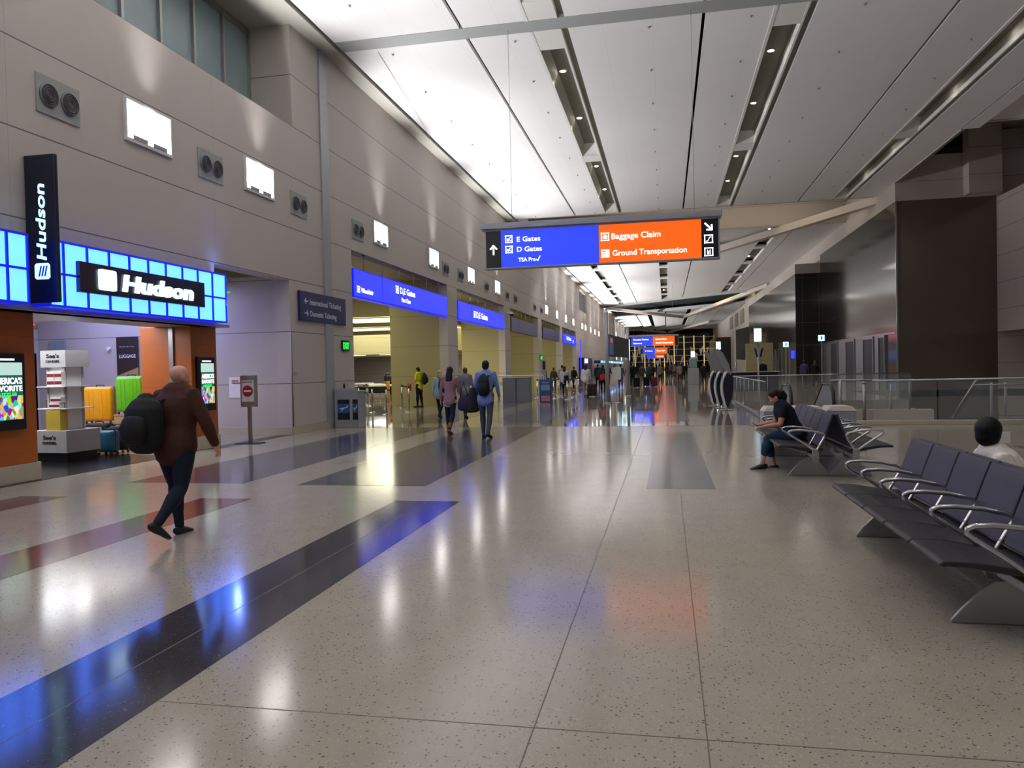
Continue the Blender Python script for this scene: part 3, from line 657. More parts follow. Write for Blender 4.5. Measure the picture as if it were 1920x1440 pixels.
def screen_mat(seed):
    m = emis('advert_screen_%d' % seed, (200, 225, 235), 1.0, (20, 22, 24)); t = NT(m); tc = t.new('ShaderNodeTexCoord'); sx = t.new('ShaderNodeSeparateXYZ'); t.l.new(tc.outputs['Generated'], sx.inputs[0])
    vo = t.new('ShaderNodeTexVoronoi'); vo.inputs['Scale'].default_value = 9; t.l.new(tc.outputs['Generated'], vo.inputs['Vector'])
    hs = t.new('ShaderNodeHueSaturation'); hs.inputs['Saturation'].default_value = 1.2; t.l.new(vo.outputs['Color'], hs.inputs['Color'])
    low = t.math('LESS_THAN', sx.outputs[2], .42)
    a = t.mix(low, rgb(190, 225, 215), hs.outputs[0])
    band = t.math('MULTIPLY', t.math('LESS_THAN', sx.outputs[2], .78), t.math('GREATER_THAN', sx.outputs[2], .42))
    a = t.mix(band, a, rgb(40, 92, 84))
    t.l.new(a, t.b.inputs['Emission Color']); return m
def ad_screen(y0, y1, lab, seed, par):
    t = thing('advert_screen', lab, 'screen', (-9.75, (y0+y1)/2, .8), world=True)
    B(-9.748, -9.66, y0, y1, .82, 1.98).obj('bezel', M['black'], t, bevel=.01)
    g = B(-9.66, -9.655, y0+.07, y1-.06, .98, 1.84).obj('display', screen_mat(seed), t)
    w_ = y1-y0-.15
    text("AMERICA'S", M['txt'], (-9.654, y0+.08, 1.52), EY, EZ, w_, .09, g, bold=.03); text('FAVORITE', M['txt'], (-9.654, y0+.08, 1.41), EY, EZ, w_, .08, g, bold=.03); text('PUZZLES', M['green_exit'], (-9.654, y0+w_*.3, 1.34), EY, EZ, w_*.65, .045, g, bold=.03)
    MB().box(-9.66, -9.655, y0+.12, y0+.12+w_*.7, 1.87, 1.9).obj('header_strip', M['txt'], t)
ad_screen(9.43, 10.13, 'large portrait advert screen on the left orange pillar', 1, p1)
ad_screen(14.62, 15.22, 'portrait advert screen on the orange pillar behind the man', 2, p2)
# luggage poster on the far wall
t = thing('poster', 'dark brown hanging poster reading Luggage on the shop back wall', 'poster', (-14.1, 18.2, 2), world=True)
g = B(-14.5, -13.85, 18.24, 18.262, 1.62, 2.66).obj('sheet', mat('dark_brown_poster', (46, 32, 30), .5), t)
text('LUGGAGE', M['txt_dim'], (-14.42, 18.238, 2.10), EX, EZ, .5, .09, g, bold=.01); text('TRAVEL IN STYLE', M['frame_grey'], (-14.42, 18.238, 2.38), EX, EZ, .46, .035, g)
MB().prism([(-14.5, 18.236, 1.62), (-13.85, 18.236, 1.62), (-13.85, 18.236, 1.84)], (0, .003, 0)).obj('tan_corner', M['wood'], g)
tag(B(-16.6, -16.1, 18.24, 18.28, 2.2, 2.62).obj('wall_panel', M['win_glass'], bevel=.01), 'dark grey-green glass panel high on the shop back wall', 'panel')
tag(MB().cyl((-14.75, 18.22, 2.36), (-14.75, 18.3, 2.36), .05).obj('wall_speaker', M['white']), 'small white round device on the back wall left of the luggage poster', 'speaker')
t = tag(B(-11.22, -10.86, 18.28, 18.298, .98, 1.52).obj('wall_notice', M['white']), 'white paper notice on the corridor wall behind the no-entry sign', 'notice')
text('PLEASE USE\nOTHER DOOR', M['red'], (-11.14, 18.276, 1.40), EX, EZ, .24, .04, t, bold=.02)
# candy display
def candy():
    t = thing('candy_display', 'grey cardboard candy display tower with shelves in front of the shop', 'display stand', (-11.4, 12.9, 0), rz=R(0))
    A = R(-5)
    rot = Matrix.Rotation(A, 4, 'Z')
    g = mat('grey_cardboard', (170, 168, 166), .6, var=.04)
    MB().box(-.40, .40, -.40, .40, .18, .60).obj('base_box', g, t, bevel=.004, xf=rot)
    MB().box(-.36, .36, -.36, .36, 0, .18).obj('plinth', M['black'], t, xf=rot)
    b = MB().box(-.2, .2, -.2, .2, .6, 1.86); b.obj('core', M['white'], t, xf=rot)
    for z in (1.0, 1.42): MB().box(-.34, .34, -.34, .34, z, z+.02).obj('shelf', M['white'], t, xf=rot)
    for s1, s2 in ((-1, -1), (1, -1), (1, 1), (-1, 1)): MB().box(s1*.2-.02, s1*.2+.02, s2*.2-.02, s2*.2+.02, .6, 1.86).obj('corner_post', g, t, xf=rot)
    MB().box(-.30, .30, -.27, .27, 1.80, 2.12).obj('header_box', g, t, xf=rot)
    for (x, z, s, w_, h) in ((-.15, 1.98, "See's", .3, .07), (-.17, 1.89, 'CANDIES.', .34, .045), (-.15, .44, "See's", .3, .07), (-.17, .35, 'CANDIES.', .34, .045)):
        yy = -.273 if z > 1 else -.403
        P0 = rot @ Vector((x, yy, z)); r_ = rot.to_3x3() @ EX
        text(s, M['black'], P0, r_, EZ, w_, h, t, name='printed_name', bold=.02)
    return t
cd = candy()
def small_box(name, lab, grp, x, y, z, sx_, sy_, sz, m, rz=0, lid=None):
    o = MB().box(-sx_/2, sx_/2, -sy_/2, sy_/2, 0, sz).obj(name, m, bevel=.003); o.location = (x, y, z); o.rotation_euler.z = rz
    tag(o, lab, 'box', grp)
    if lid: MB().box(-sx_/2-.001, sx_/2+.001, -sy_/2-.001, -sy_/2, sz*.25, sz*.7).obj('printed_band', lid, o)
    return o
ybx = mat('mustard_box', (196, 168, 60), .5, var=.05); wbx = mat('white_candy_box', (226, 222, 214), .45, var=.02); rbx = mat('dark_red_print', (130, 40, 44), .5); bbx = mat('brown_candy_box', (96, 76, 60), .5)
A = R(-5); ca, sa = math.cos(A), math.sin(A)
def loc(u, v): return (-11.4+u*ca-v*sa, 12.9+u*sa+v*ca)
p = loc(.06, -.285); small_box('candy_box', 'large mustard yellow box on the bottom tier of the candy tower', None, p[0], p[1], .60, .34, .16, .38, ybx, A)
p = loc(-.285, 0.05); small_box('candy_box', 'mustard yellow box on the left side of the candy tower base', None, p[0], p[1], .60, .16, .3, .36, ybx, A)
labs = ['white candy box with dark print, lower left on the upper candy tower tier', 'white candy box with dark print, lower right on the upper candy tower tier', 'white candy box with dark print, upper left on the upper candy tower tier', 'white candy box with dark print, upper right on the upper candy tower tier']
for k, (u, z) in enumerate(((-.02, 1.44), (.16, 1.44), (-.02, 1.58), (.16, 1.58))):
    p = loc(u, -.27); small_box('candy_box', labs[k], 'candy boxes on the upper tier', p[0], p[1], z, .165, .1, .135, wbx, A, rbx)
for k, (u, z, l) in enumerate(((.06, 1.02, 'white candy box lying on the middle tier of the candy tower'), (.10, 1.13, 'white candy box stacked on the other one on the middle tier'))):
    p = loc(u, -.27); small_box('candy_box', l, 'candy boxes on the middle tier', p[0], p[1], z, .24, .12, .1, wbx, A, rbx)
p = loc(-.27, .0); small_box('candy_box', 'brown candy box on the left of the upper candy tower tier', None, p[0], p[1], 1.44, .12, .3, .2, bbx, A)
p = loc(-.27, -.0); small_box('candy_box', 'brown candy box on the left of the middle candy tower tier', None, p[0], p[1], 1.02, .12, .3, .16, bbx, A)
# wall rack of packets behind the left pillar
t = thing('merchandise_rack', 'narrow lit rack of packets between the left pillar and the candy tower', 'rack', (-12.9, 12.9, 0), world=True)
MB().box(-13.6, -12.5, 13.35, 13.4, .1, 2.1).box(-13.6, -13.56, 13.0, 13.4, .1, 2.1).box(-12.54, -12.5, 13.0, 13.4, .1, 2.1).obj('back_panel', M['white'], t)
for z in (.15, .5, .85, 1.2, 1.55, 1.9): B(-13.58, -12.52, 13.0, 13.36, z, z+.02).obj('shelf', M['white'], t)
pc = [(220, 70, 60), (70, 150, 190), (230, 190, 60), (235, 235, 235), (90, 160, 90), (200, 120, 170), (150, 200, 230)]
pms = [mat('packet_%d' % i, c, .4, var=.08) for i, c in enumerate(pc)]
rk = ['lowest', 'second', 'third', 'fourth', 'fifth', 'sixth']
cn = ['red', 'blue', 'yellow', 'white', 'green', 'pink', 'pale blue']
i = 0
for zi, z in enumerate((.17, .52, .87, 1.22, 1.57)):
    for k, x in enumerate((-13.44, -13.2, -12.96, -12.72)):
        c_ = (zi*3+k*2+zi*k) % 7; h = random.uniform(.16, .26)
        o = MB().box(-.085, .085, -.05, .05, 0, h).obj('packet', pms[c_], bevel=.012); o.location = (x, 13.12, z); o.rotation_euler.z = random.uniform(-.15, .15)
        tag(o, '%s packet on the %s shelf of the shop rack, number %s from the left' % (cn[c_], rk[zi], ('one', 'two', 'three', 'four')[k]), 'packet', 'packets on the shop rack')
t = thing('book_rack', 'dark hanging strip of black bags against the left pillar edge', 'rack', (-10.6, 10.9, 0), world=True)
MB().cyl((-10.4, 10.75, 0), (-10.4, 10.75, 2.1), .02).lathe([(.15, 0), (.15, .02), (.03, .04)], (-10.4, 10.75, 0)).obj('pole', M['black'], t)
for z in (1.75, 1.45, 1.15, .85, .55): MB().ball((-10.4, 10.72, z), (.10, .07, .12), 12).obj('hanging_pouch', M['black_cloth'] if z != 1.15 else M['yellow_case'], t)
# luggage
def suitcase(name, lab, w_, d, h, m, x, y, z, rz, handle=True):
    t = thing(name, lab, 'suitcase', (x, y, z), rz)
    MB().box(-w_/2, w_/2, -d/2, d/2, .06, h).obj('shell', m, t, bevel=.06, seg=4, smooth=True)
    rib = MB()
    for k in range(-2, 3):
        if k: rib.box(k*w_*.15-.012, k*w_*.15+.012, -d/2-.006, d/2+.006, .12, h-.08)
    rib.obj('rib', m, t, bevel=.004)
    MB().box(-w_/2-.004, w_/2+.004, -.01, .01, .055, h+.003).obj('zip', M['black'], t, bevel=.004)
    MB().tube([(-.09, 0, h), (-.08, 0, h+.035), (.08, 0, h+.035), (.09, 0, h)], .012, 8).obj('top_handle', M['black'], t)
    MB().tube([(-w_/2, 0, h*.42), (-w_/2-.03, 0, h*.45), (-w_/2-.03, 0, h*.6), (-w_/2, 0, h*.63)], .011, 8).obj('side_handle', M['black'] if m is not M['yellow_case'] else m, t)
    for sx_, sy_ in ((-1, -1), (1, -1), (1, 1), (-1, 1)): MB().cyl((sx_*(w_/2-.05)-.012, sy_*(d/2-.04), .03), (sx_*(w_/2-.05)+.012, sy_*(d/2-.04), .03), .03).obj('wheel', M['black'], t)
    return t
def plinth(lab, x, y, w_, d, h, m=None):
    t = thing('display_plinth', lab, 'plinth', (x, y, 0)); MB().box(-w_/2, w_/2, -d/2, d/2, 0, h-.03).obj('carcass', m or M['wood'], t, bevel=.004); MB().box(-w_/2-.01, w_/2+.01, -d/2-.01, d/2+.01, h-.03, h).obj('top', M['wood'], t, bevel=.004); return t
plinth('pale wooden plinth under the yellow suitcase', -12.55, 15.2, 1.05, .6, .56)
plinth('taller pale wooden plinth under the lime green suitcase', -11.6, 15.25, .8, .6, .76)
suitcase('suitcase', 'glossy yellow hard-shell suitcase in the shop', .62, .32, .82, M['yellow_case'], -12.45, 15.1, .56, R(14))
suitcase('suitcase', 'glossy lime green hard-shell suitcase in the shop', .6, .32, .84, M['green_case'], -11.68, 15.15, .76, R(10))
suitcase('suitcase', 'black suitcase standing right of the lime green one', .42, .3, .84, M['black_cloth'], -11.20, 15.75, .77, R(0))
plinth('dark plinth under the black suitcase', -11.22, 15.95, .42, .45, .76, M['black'])
suitcase('carry_on_bag', 'black carry-on bag with a picture panel, on the floor in front of the plinths', .5, .28, .62, M['black_cloth'], -11.75, 14.2, .005, R(6))
pan = mat('landscape_print', (90, 130, 170), .3, var=0); tt = NT(pan); n_ = tt.new('ShaderNodeTexNoise'); n_.inputs['Scale'].default_value = 9; cr = tt.new('ShaderNodeValToRGB'); cr.color_ramp.elements[0].color = rgb(40, 60, 40); cr.color_ramp.elements[1].color = rgb(120, 170, 220); e_ = cr.color_ramp.elements.new(.5); e_.color = rgb(170, 150, 120); tt.l.new(n_.outputs['Fac'], cr.inputs[0]); tt.l.new(cr.outputs[0], tt.b.inputs['Base Color'])
tag(MB().box(-.21, .21, -.008, .008, 0, .42).obj('picture_bag', pan, bevel=.003), 'flat glossy picture print leaning on the black carry-on bag', 'picture').location = (-11.77, 14.02, .13)
suitcase('suitcase', 'small teal suitcase on the floor behind the walking man', .4, .26, .5, mat('teal_case', (24, 92, 116), .35), -11.2, 13.75, .005, R(-6))
suitcase('suitcase', 'black suitcase lowest on the floor beside the teal one', .36, .26, .56, M['black_cloth'], -11.25, 14.15, .005, R(4))
light('AREA', 'shop_ceiling_light', (-12.5, 12.2, 2.86), 230, (.88, .91, 1), 4, 2.5)
light('AREA', 'shop_ceiling_light', (-12.2, 14.4, 2.84), 55, (1, .97, .92), 4, 1.4)
for i, (x, y) in enumerate(((-11.6, 9), (-13.8, 11.5), (-11.4, 13.2))):
    o = MB().cyl((x, y, 2.885), (x, y, 2.9), .11).obj('ceiling_downlight', M['down_white']); tag(o, 'round recessed downlight in the shop ceiling, %s of three' % ('nearest', 'deepest', 'farthest right')[i], 'ceiling light')
# no-entry stand
t = thing('no_entry_stand', 'freestanding no-entry sign on a grey post in front of the corridor', 'sign', (-9.38, 16.1, 0))
MB().box(-.3, .28, -.17, .17, 0, .015).obj('base', M['black'], t, bevel=.005); B(-.045, .045, -.02, .02, .012, .9).obj('post', M['alu'], t, bevel=.005)
MB().box(-.19, .19, -.06, .05, .84, 1.56).obj('sign_case', M['alu'], t, bevel=.012); f = B(-.15, .15, -.066, -.06, .96, 1.45).obj('sign_face', M['white'], t)
MB().chain([(0, -.066, 1.2), (0, -.069, 1.2)], [.13, .13], side=(1, 0, 0), n=28, cap=False).obj('red_disc', M['red'], f); B(-.09, .09, -.073, -.069, 1.18, 1.225).obj('white_bar', M['white'], f)
text('DO NOT ENTER', M['black'], (-.12, -.067, 1.39), EX, EZ, .24, .03, f)
# recycling and rubbish kiosk
t = thing('litter_bin', 'grey litter bin with black panel and blue airplane stickers beside the first portal', 'bin', (-9.0, 20.95, 0))
MB().box(-.36, .36, -.3, .25, 0, 1.02).obj('body', M['frame_grey'], t, bevel=.01)
MB().box(-.38, .12, -.31, .26, 1.02, 1.12).box(.13, .38, -.31, .26, 1.0, 1.05).obj('top', M['frame_grey'], t, bevel=.01)
for x0, x1 in ((-.27, .1), (.19, .35)):
    pnl = B(x0, x1, -.306, -.3, .22, .80).obj('black_panel', M['black'], t); s = B(x0+.01, x1-.01, -.31, -.306, .42, .68).obj('blue_sticker', mat('blue_sticker', (34, 84, 160), .4), pnl)
    c = (x0+x1)/2; k = (x1-x0)/.4
    bb = MB(); y_ = -.313
    bb.prism([(c-.14*k, y_, .55), (c+.13*k, y_, .59), (c+.14*k, y_, .57), (c-.1*k, y_, .52)], (0, .003, 0)).prism([(c-.02*k, y_, .55), (c+.05*k, y_, .56), (c-.06*k, y_, .47), (c-.1*k, y_, .46)], (0, .003, 0)).prism([(c+.08*k, y_, .58), (c+.14*k, y_, .58), (c+.15*k, y_, .64), (c+.13*k, y_, .64)], (0, .003, 0))
    bb.obj('airplane_emblem', M['txt_dim'], s)
tag(MB().lathe([(.03, 0), (.04, .12), (.042, .125)], (0, 0, 0)).obj('paper_cup', M['white']), 'white paper cup left on top of the grey litter bin', 'cup').location = (-9.05, 20.95, 1.121)
tag(MB().lathe([(.035, 0), (.035, .09), (.015, .12), (.015, .14)], (0, 0, 0)).obj('dark_bottle', M['black']), 'dark bottle lying near the cup on top of the litter bin', 'bottle').location = (-9.18, 20.95, 1.121)
# ================================================================ PEOPLE
def bake(o, voxel, smooth=4):
    r = o.modifiers.new('r', 'REMESH'); r.mode = 'VOXEL'; r.voxel_size = voxel; r.use_smooth_shade = True
    s = o.modifiers.new('s', 'SMOOTH'); s.iterations = smooth; s.factor = .5
    dg = bpy.context.evaluated_depsgraph_get(); dg.update()
    me = bpy.data.meshes.new_from_object(o.evaluated_get(dg)); old = o.data; o.modifiers.clear(); o.data = me; bpy.data.meshes.remove(old)
    for p in me.polygons: p.use_smooth = True
PCLOTH = {}
def cloth(c, rough=.8, key=None):
    k = (c, rough)
    if k not in PCLOTH: PCLOTH[k] = mat('fabric_%d_%d_%d' % c, c, rough, var=.1, scale=30, bump=.15, spec=.25)
    return PCLOTH[k]
class P:
    """pose solver: facing +y, feet on z = 0"""
    def __init__(s, H=1.75, lean=0, legs=((0, 0), (0, 0)), arms=((0, 8, 10), (0, 8, 10)), head=(0, 0), twist=0, fat=1.0, sit=False, seat=.45, toes=(0, 0), hands_to=None):
        k = H/1.75; s.k = k; s.fat = fat; s.sit = sit
        th, sh = .43*k, .43*k
        s.ank, s.knee, s.hip, s.toe = {}, {}, {}, {}
        low = 0; rel = {}
        for i, sd in enumerate((-1, 1)):
            a, b = legs[i]; a = R(a); b = R(b); h = Vector((sd*.092*k*min(1.15, fat), 0, 0))
            kn = h+Vector((sd*.01*k, math.sin(a)*th, -math.cos(a)*th)); an = kn+Vector((0, math.sin(a-b)*sh, -math.cos(a-b)*sh))
            rel[sd] = (h, kn, an)
        ankz = .085*k
        lift = {-1: 0, 1: 0}
        lowest = min(rel[-1][2].z-R(toes[0])*.0, rel[1][2].z)
        pz = -lowest+ankz+max(0, 0)
        if sit: pz = seat+.10*k; 
        s.pel = Vector((0, 0, pz))
        for i, sd in enumerate((-1, 1)):
            h, kn, an = (v+s.pel for v in rel[sd]); s.hip[sd], s.knee[sd], s.ank[sd] = h, kn, an
            tp = R(toes[i]); d = Vector((sd*.12, math.cos(tp), -math.sin(tp))).normalized()
            s.toe[sd] = (an, d)
        L = R(lean)
        def U(x, y, z):   # upper body frame
            p = Vector((x, y, z))*k; return s.pel+Vector((p.x, p.y*math.cos(L)+p.z*math.sin(L), p.z*math.cos(L)-p.y*math.sin(L)))
        s.U = U; s.sh, s.el, s.wr, s.hd = {}, {}, {}, {}
        for i, sd in enumerate((-1, 1)):
            f, o, e = (R(v) for v in arms[i]); S = U(sd*.185, -.005, .50)
            D = Vector((sd*math.sin(o), math.sin(f)*math.cos(o), -math.cos(f)*math.cos(o)))
            E_ = S+D*.295*k; f2 = f+e; D2 = Vector((sd*math.sin(o*.5)-sd*.1*math.sin(e), math.sin(f2), -math.cos(f2))).normalized()
            if hands_to and hands_to[i]:
                tgt = Vector(hands_to[i]); D2 = (tgt-E_).normalized()
            Wt = E_+D2*.25*k; s.sh[sd], s.el[sd], s.wr[sd], s.hd[sd] = S, E_, Wt, D2
        s.neck = U(0, 0, .56); hp, ht = R(head[0]), R(head[1])
        s.hm = Matrix.Translation(U(0, .012, .575)) @ Matrix.Rotation(ht, 4, 'Z') @ Matrix.Rotation(-(hp+L*.6), 4, 'X') @ Matrix.Diagonal((k, k, k, 1))
    def Hd(s, x, y, z): return s.hm @ Vector((x, y, z))
def torso(b, p, inf=0.0, top=.52, bot=-.03, fat=None):
    U, k, f = p.U, p.k, fat or p.fat
    prof = [(-.09, .150, .105), (-.02, .168, .122), (.06, .160, .115), (.16, .142, .102), (.27, .155, .112), (.38, .172, .118), (.46, .168, .102), (.515, .125, .078)]
    pr_ = [q for q in prof if bot-.001 <= q[0] <= top+.001]
    b.chain([U(0, .0+.012*math.sin((z-.1)*6), z) for z, _, _ in pr_], [((a*f+inf)*k, (c*f*(1.05 if f > 1.05 else 1)+inf)*k) for z, a, c in pr_], n=20)
def arm(b, p, sd, inf=0, to=1.0):
    k = p.k; S, E_, Wt = p.sh[sd], p.el[sd], p.wr[sd]; f = min(1.2, p.fat)
    inn = S+(p.U(0, 0, .46)-S)*.25
    pts = [inn, S, S+(E_-S)*.4, E_]; rd = [.052, .052*f, .046*f, .037*f]
    if to > .5: pts += [E_+(Wt-E_)*.35, Wt]; rd += [.037*f, .025]
    elif to > 0: q_ = .8 if to > .35 else .55; pts = pts[:3]+[S+(E_-S)*q_]; rd = rd[:3]+[.042*f]
    b.chain(pts, [(r+inf)*k for r in rd], n=12)
def leg(b, p, sd, inf=0, to=1.0):
    k = p.k; h, kn, an = p.hip[sd], p.knee[sd], p.ank[sd]; f = min(1.25, p.fat)
    pts = [h+Vector((0, 0, .02*k)), h+(kn-h)*.35, h+(kn-h)*.8, kn, kn+(an-kn)*.3]; rd = [.088*f, .080*f, .058*f, .053, .054*f]
    if to > .9: pts += [kn+(an-kn)*.7, an]; rd += [.040, .034]
    elif to > .6: pts += [kn+(an-kn)*to]; rd += [.045]
    b.chain(pts, [(r+inf)*k for r in rd], n=14)
def hand(b, p, sd, curl=.6, grip=0):
    k = p.k*1.0; W_ = p.wr[sd]; d = p.hd[sd].normalized()
    side = Vector((0, 1, 0))-d*d.y
    if side.length < .3: side = Vector((-sd, 0, 0))-d*(-sd*d.x)
    side.normalize(); pn = d.cross(side).normalized()
    if pn.x*sd > 0: pn = -pn      # palm normal points to the body
    b.chain([W_, W_+d*.03*k, W_+d*.06*k, W_+d*.092*k], [(.022*k, .019*k), (.034*k, .018*k), (.040*k, .016*k), (.038*k, .013*k)], side=side, n=12)
    for i, (o, L) in enumerate(((.028, .068), (.0095, .076), (-.0095, .070), (-.027, .056))):
        q = W_+d*.090*k+side*o*k; c = curl*(1+.12*i); D = d; pts = [q]
        for j, fr in enumerate((.45, .32, .23)):
            c_ = c*(j*.8+.5); D = (d*math.cos(c_)+pn*math.sin(c_)).normalized(); q = q+D*L*fr*k; pts.append(q)
        b.chain(pts, [.0088*k, .0085*k, .0078*k, .0066*k], n=8)
    q = W_+d*.028*k+side*.028*k
    b.chain([q, q+(side*.6+d*.5+pn*.35)*.030*k, q+(side*.75+d*1.1+pn*.7)*.030*k*1.3], [.0115*k, .0105*k, .0085*k], n=8)
def foot(b, p, sd, inf=0, h=.045):
    k = p.k; an, d = p.toe[sd]; dn = Vector((0, 0, -1)); dn = (dn-d*dn.dot(d)).normalized(); s_ = d.cross(dn).normalized()
    heel = an-d*.045*k+dn*.048*k; 
    b.chain([heel, an+dn*.045*k+d*.01*k, an+d*.09*k+dn*.052*k, an+d*.155*k+dn*.062*k, an+d*.19*k+dn*.066*k], [((.034+inf)*k, (.036+inf)*k), ((.037+inf)*k, (.045+inf*.5)*k), ((.043+inf)*k, (.034)*k), ((.044+inf)*k, .024*k), ((.034+inf)*k, .018*k)], side=s_, n=12)
def head(b, p):
    Hd, k = p.Hd, p.k
    b.chain([p.U(0, -.01, .50), p.U(0, 0, .56), Hd(0, .005, .04)], [.062*k, .054*k, .052*k], n=14)
    m = p.hm
    def ball(c, r): b.ball(m @ Vector(c), tuple(x*k for x in r), 16, rot=m.to_quaternion().to_matrix().to_4x4())
    ball((0, -.012, .125), (.076, .094, .088)); ball((0, .012, .085), (.068, .080, .078)); ball((0, .040, .045), (.046, .050, .040)); ball((0, .066, .028), (.024, .020, .018))
    b.chain([Hd(0, .088, .105), Hd(0, .103, .078), Hd(0, .106, .066)], [.008*k, .0115*k, .0135*k], n=8)
    for s in (-1, 1): ball((s*.077, -.004, .085), (.010, .020, .031)); ball((s*.030, .082, .115), (.018, .009, .006)); ball((s*.034, .062, .068), (.022, .020, .020))
    ball((0, .084, .042), (.024, .012, .006)); ball((0, .083, .034), (.020, .012, .007))
def person(label, loc, rz, pose, top, bot, shoes, hair, skin='skin', H=None, voxel=.016, sleeves=1.0, jacket=None, hairlen=0, hairfat=0, legto=1.0, cat='person', group=None, eyes=False, blind=False, ponytail=False, hem=0, bald=False, hat=None):
    p = pose; t = thing('person', label, cat, loc, rz, group); k = p.k
    b = MB(); torso(b, p, top=.515, bot=-.09)
    for sd in (-1, 1): arm(b, p, sd); leg(b, p, sd); foot(b, p, sd); hand(b, p, sd, curl=.55)
    head(b, p); o = b.obj('body', M[skin], t, mod=lambda o: bake(o, voxel*.72, 2))
    b = MB(); torso(b, p, .016 if not jacket else .03, top=.515, bot=-.09 if hem < .12 else -.09)
    if hem:
        U = p.U; f = p.fat
        b.chain([U(0, 0, .05), U(0, -.005, -.06), U(0, -.01, -hem)], [((.162*f+.022)*k, (.118*f+.022)*k), ((.168*f+.024)*k, (.125*f+.024)*k), ((.168*f+.026)*k, (.125*f+.026)*k)], n=20)
    for sd in (-1, 1): arm(b, p, sd, .012 if not jacket else .02, sleeves)
    b.obj('jacket' if jacket else 'shirt', top, t, mod=lambda o: bake(o, voxel, 3))
    b = MB(); torso(b, p, .012, top=.07, bot=-.09)
    for sd in (-1, 1): leg(b, p, sd, .013, legto)
    b.obj('trousers', bot, t, mod=lambda o: bake(o, voxel, 3))
    for sd in (-1, 1):
        b = MB(); foot(b, p, sd, .007); b.obj('shoe', shoes, t, mod=lambda o: bake(o, voxel*.7, 2))
    if hair is not None:
        m = p.hm; q = m.to_quaternion().to_matrix().to_4x4(); b = MB()
        b.ball(m @ Vector((0, -.022, .134)), ((.084+hairfat)*k, (.096+hairfat)*k, (.090+hairfat)*k), 18, rot=q)
        b.ball(m @ Vector((0, -.045, .085)), ((.078+hairfat)*k, (.070+hairfat)*k, (.075+hairfat)*k), 16, rot=q)
        if hairlen:
            b.chain([p.Hd(0, -.06, .11), p.Hd(0, -.085, .03), p.Hd(0, -.095, -hairlen*.55), p.Hd(0, -.085, -hairlen)], [(.075*k, .05*k), (.085*k, .045*k), (.09*k, .035*k), (.06*k, .02*k)], n=14)
        if ponytail:
            q0 = p.Hd(0, -.10, .12); b.chain([q0, q0+Vector((0, -.05, .0)), q0+Vector((0, -.085, -.06)), q0+Vector((0, -.08, -.15))], [.03*k, .045*k, .048*k, .025*k], n=12)
        b.obj('hair', hair, t, mod=lambda o: bake(o, voxel*.7, 2))
    if eyes:
        for sd in (-1, 1):
            e = MB().ball(p.Hd(sd*.030, .080, .098), .0115*k, 10).obj('eye', M['white'], t); MB().ball(p.Hd(sd*.030, .0885, .098), .0055*k, 8).obj('iris', M['black'], e)
    return t
def backpack(label, loc, rz, m, w_=.32, d=.2, h=.46, tilt=0, straps=True, k=1):
    t = thing('backpack', label, 'backpack', loc, rz)
    X = Matrix.Rotation(R(tilt), 4, 'X')
    b = MB(); b.chain([(0, 0, -h*.40), (0, 0, -h*.30), (0, -.015, -h*.05), (0, -.01, h*.2), (0, .01, h*.34), (0, .015, h*.42)], [(w_*.42, d*.40), (w_*.49, d*.48), (w_*.50, d*.50), (w_*.47, d*.44), (w_*.38, d*.34), (w_*.24, d*.22)], n=24); mod_ = lambda o: bake(o, .012, 6)
    b.obj('pack_body', m, t, xf=X, mod=mod_)
    b = MB(); b.chain([(0, -d*.48, -h*.3), (0, -d*.55, -h*.12), (0, -d*.5, .02)], [(w_*.34, d*.22), (w_*.36, d*.25), (w_*.3, d*.16)], n=16); b.obj('front_pocket', m, t, xf=X)
    b = MB(); b.tube([(-.04, .03, h*.44), (-.03, .03, h*.5), (.03, .03, h*.5), (.04, .03, h*.44)], .009, 8); b.obj('grab_handle', M['black'], t, xf=X)
    if straps:
        for sd in (-1, 1):
            b = MB(); b.chain([(sd*.08, d*.35, h*.38), (sd*.10, d*.5+.03, h*.44), (sd*.125, d*.5+.17, h*.40), (sd*.14, d*.5+.25, h*.18), (sd*.17, d*.5+.17, -h*.1), (sd*.15, d*.4, -h*.28)], [(.028, .007)]*6, side=(1, 0, 0), n=8); b.obj('strap', m, t, xf=X)
    return t
def place(x, y, fx, fy): # rotation that makes +y face (fx, fy)
    return math.atan2(-fx, fy)
# --- man in brown jacket, walking away to the right
pz = P(H=1.72, lean=5, legs=((14, 8), (-10, 38)), arms=((12, 14, 22), (4, 26, 14)), head=(8, -20), fat=1.2, toes=(4, 34))
FX = (.12, .99)
face = place(0, 0, *FX)
man = person('bald person walking away in a brown jacket and dark jeans with a backpack', (-4.72, 6.72, 0), face, pz, cloth((74, 46, 38)), cloth((28, 36, 54)), M['black'], None, 'skin_l', voxel=.013, jacket=True, hem=.03)
m = pz.hm; q = m.to_quaternion().to_matrix().to_4x4(); b = MB()

b = MB(); b.chain([pz.U(0, -.03, .50), pz.U(0, -.005, .56)], [(.085, .075), (.07, .066)], n=16); b.obj('collar', cloth((54, 34, 30)), man)
fx, fy = Vector(FX).normalized()
def rel(base, f, s_, fwd, z): # s_ = to the person's right
    return (base[0]+f[0]*fwd+f[1]*s_, base[1]+f[1]*fwd-f[0]*s_, z)
backpack('bulky black backpack hanging low on the back of the man in the brown jacket', rel((-4.72, 6.72), (fx, fy), -.13, -.25, 1.15), face, M['black_cloth'], .42, .27, .54, tilt=-4)
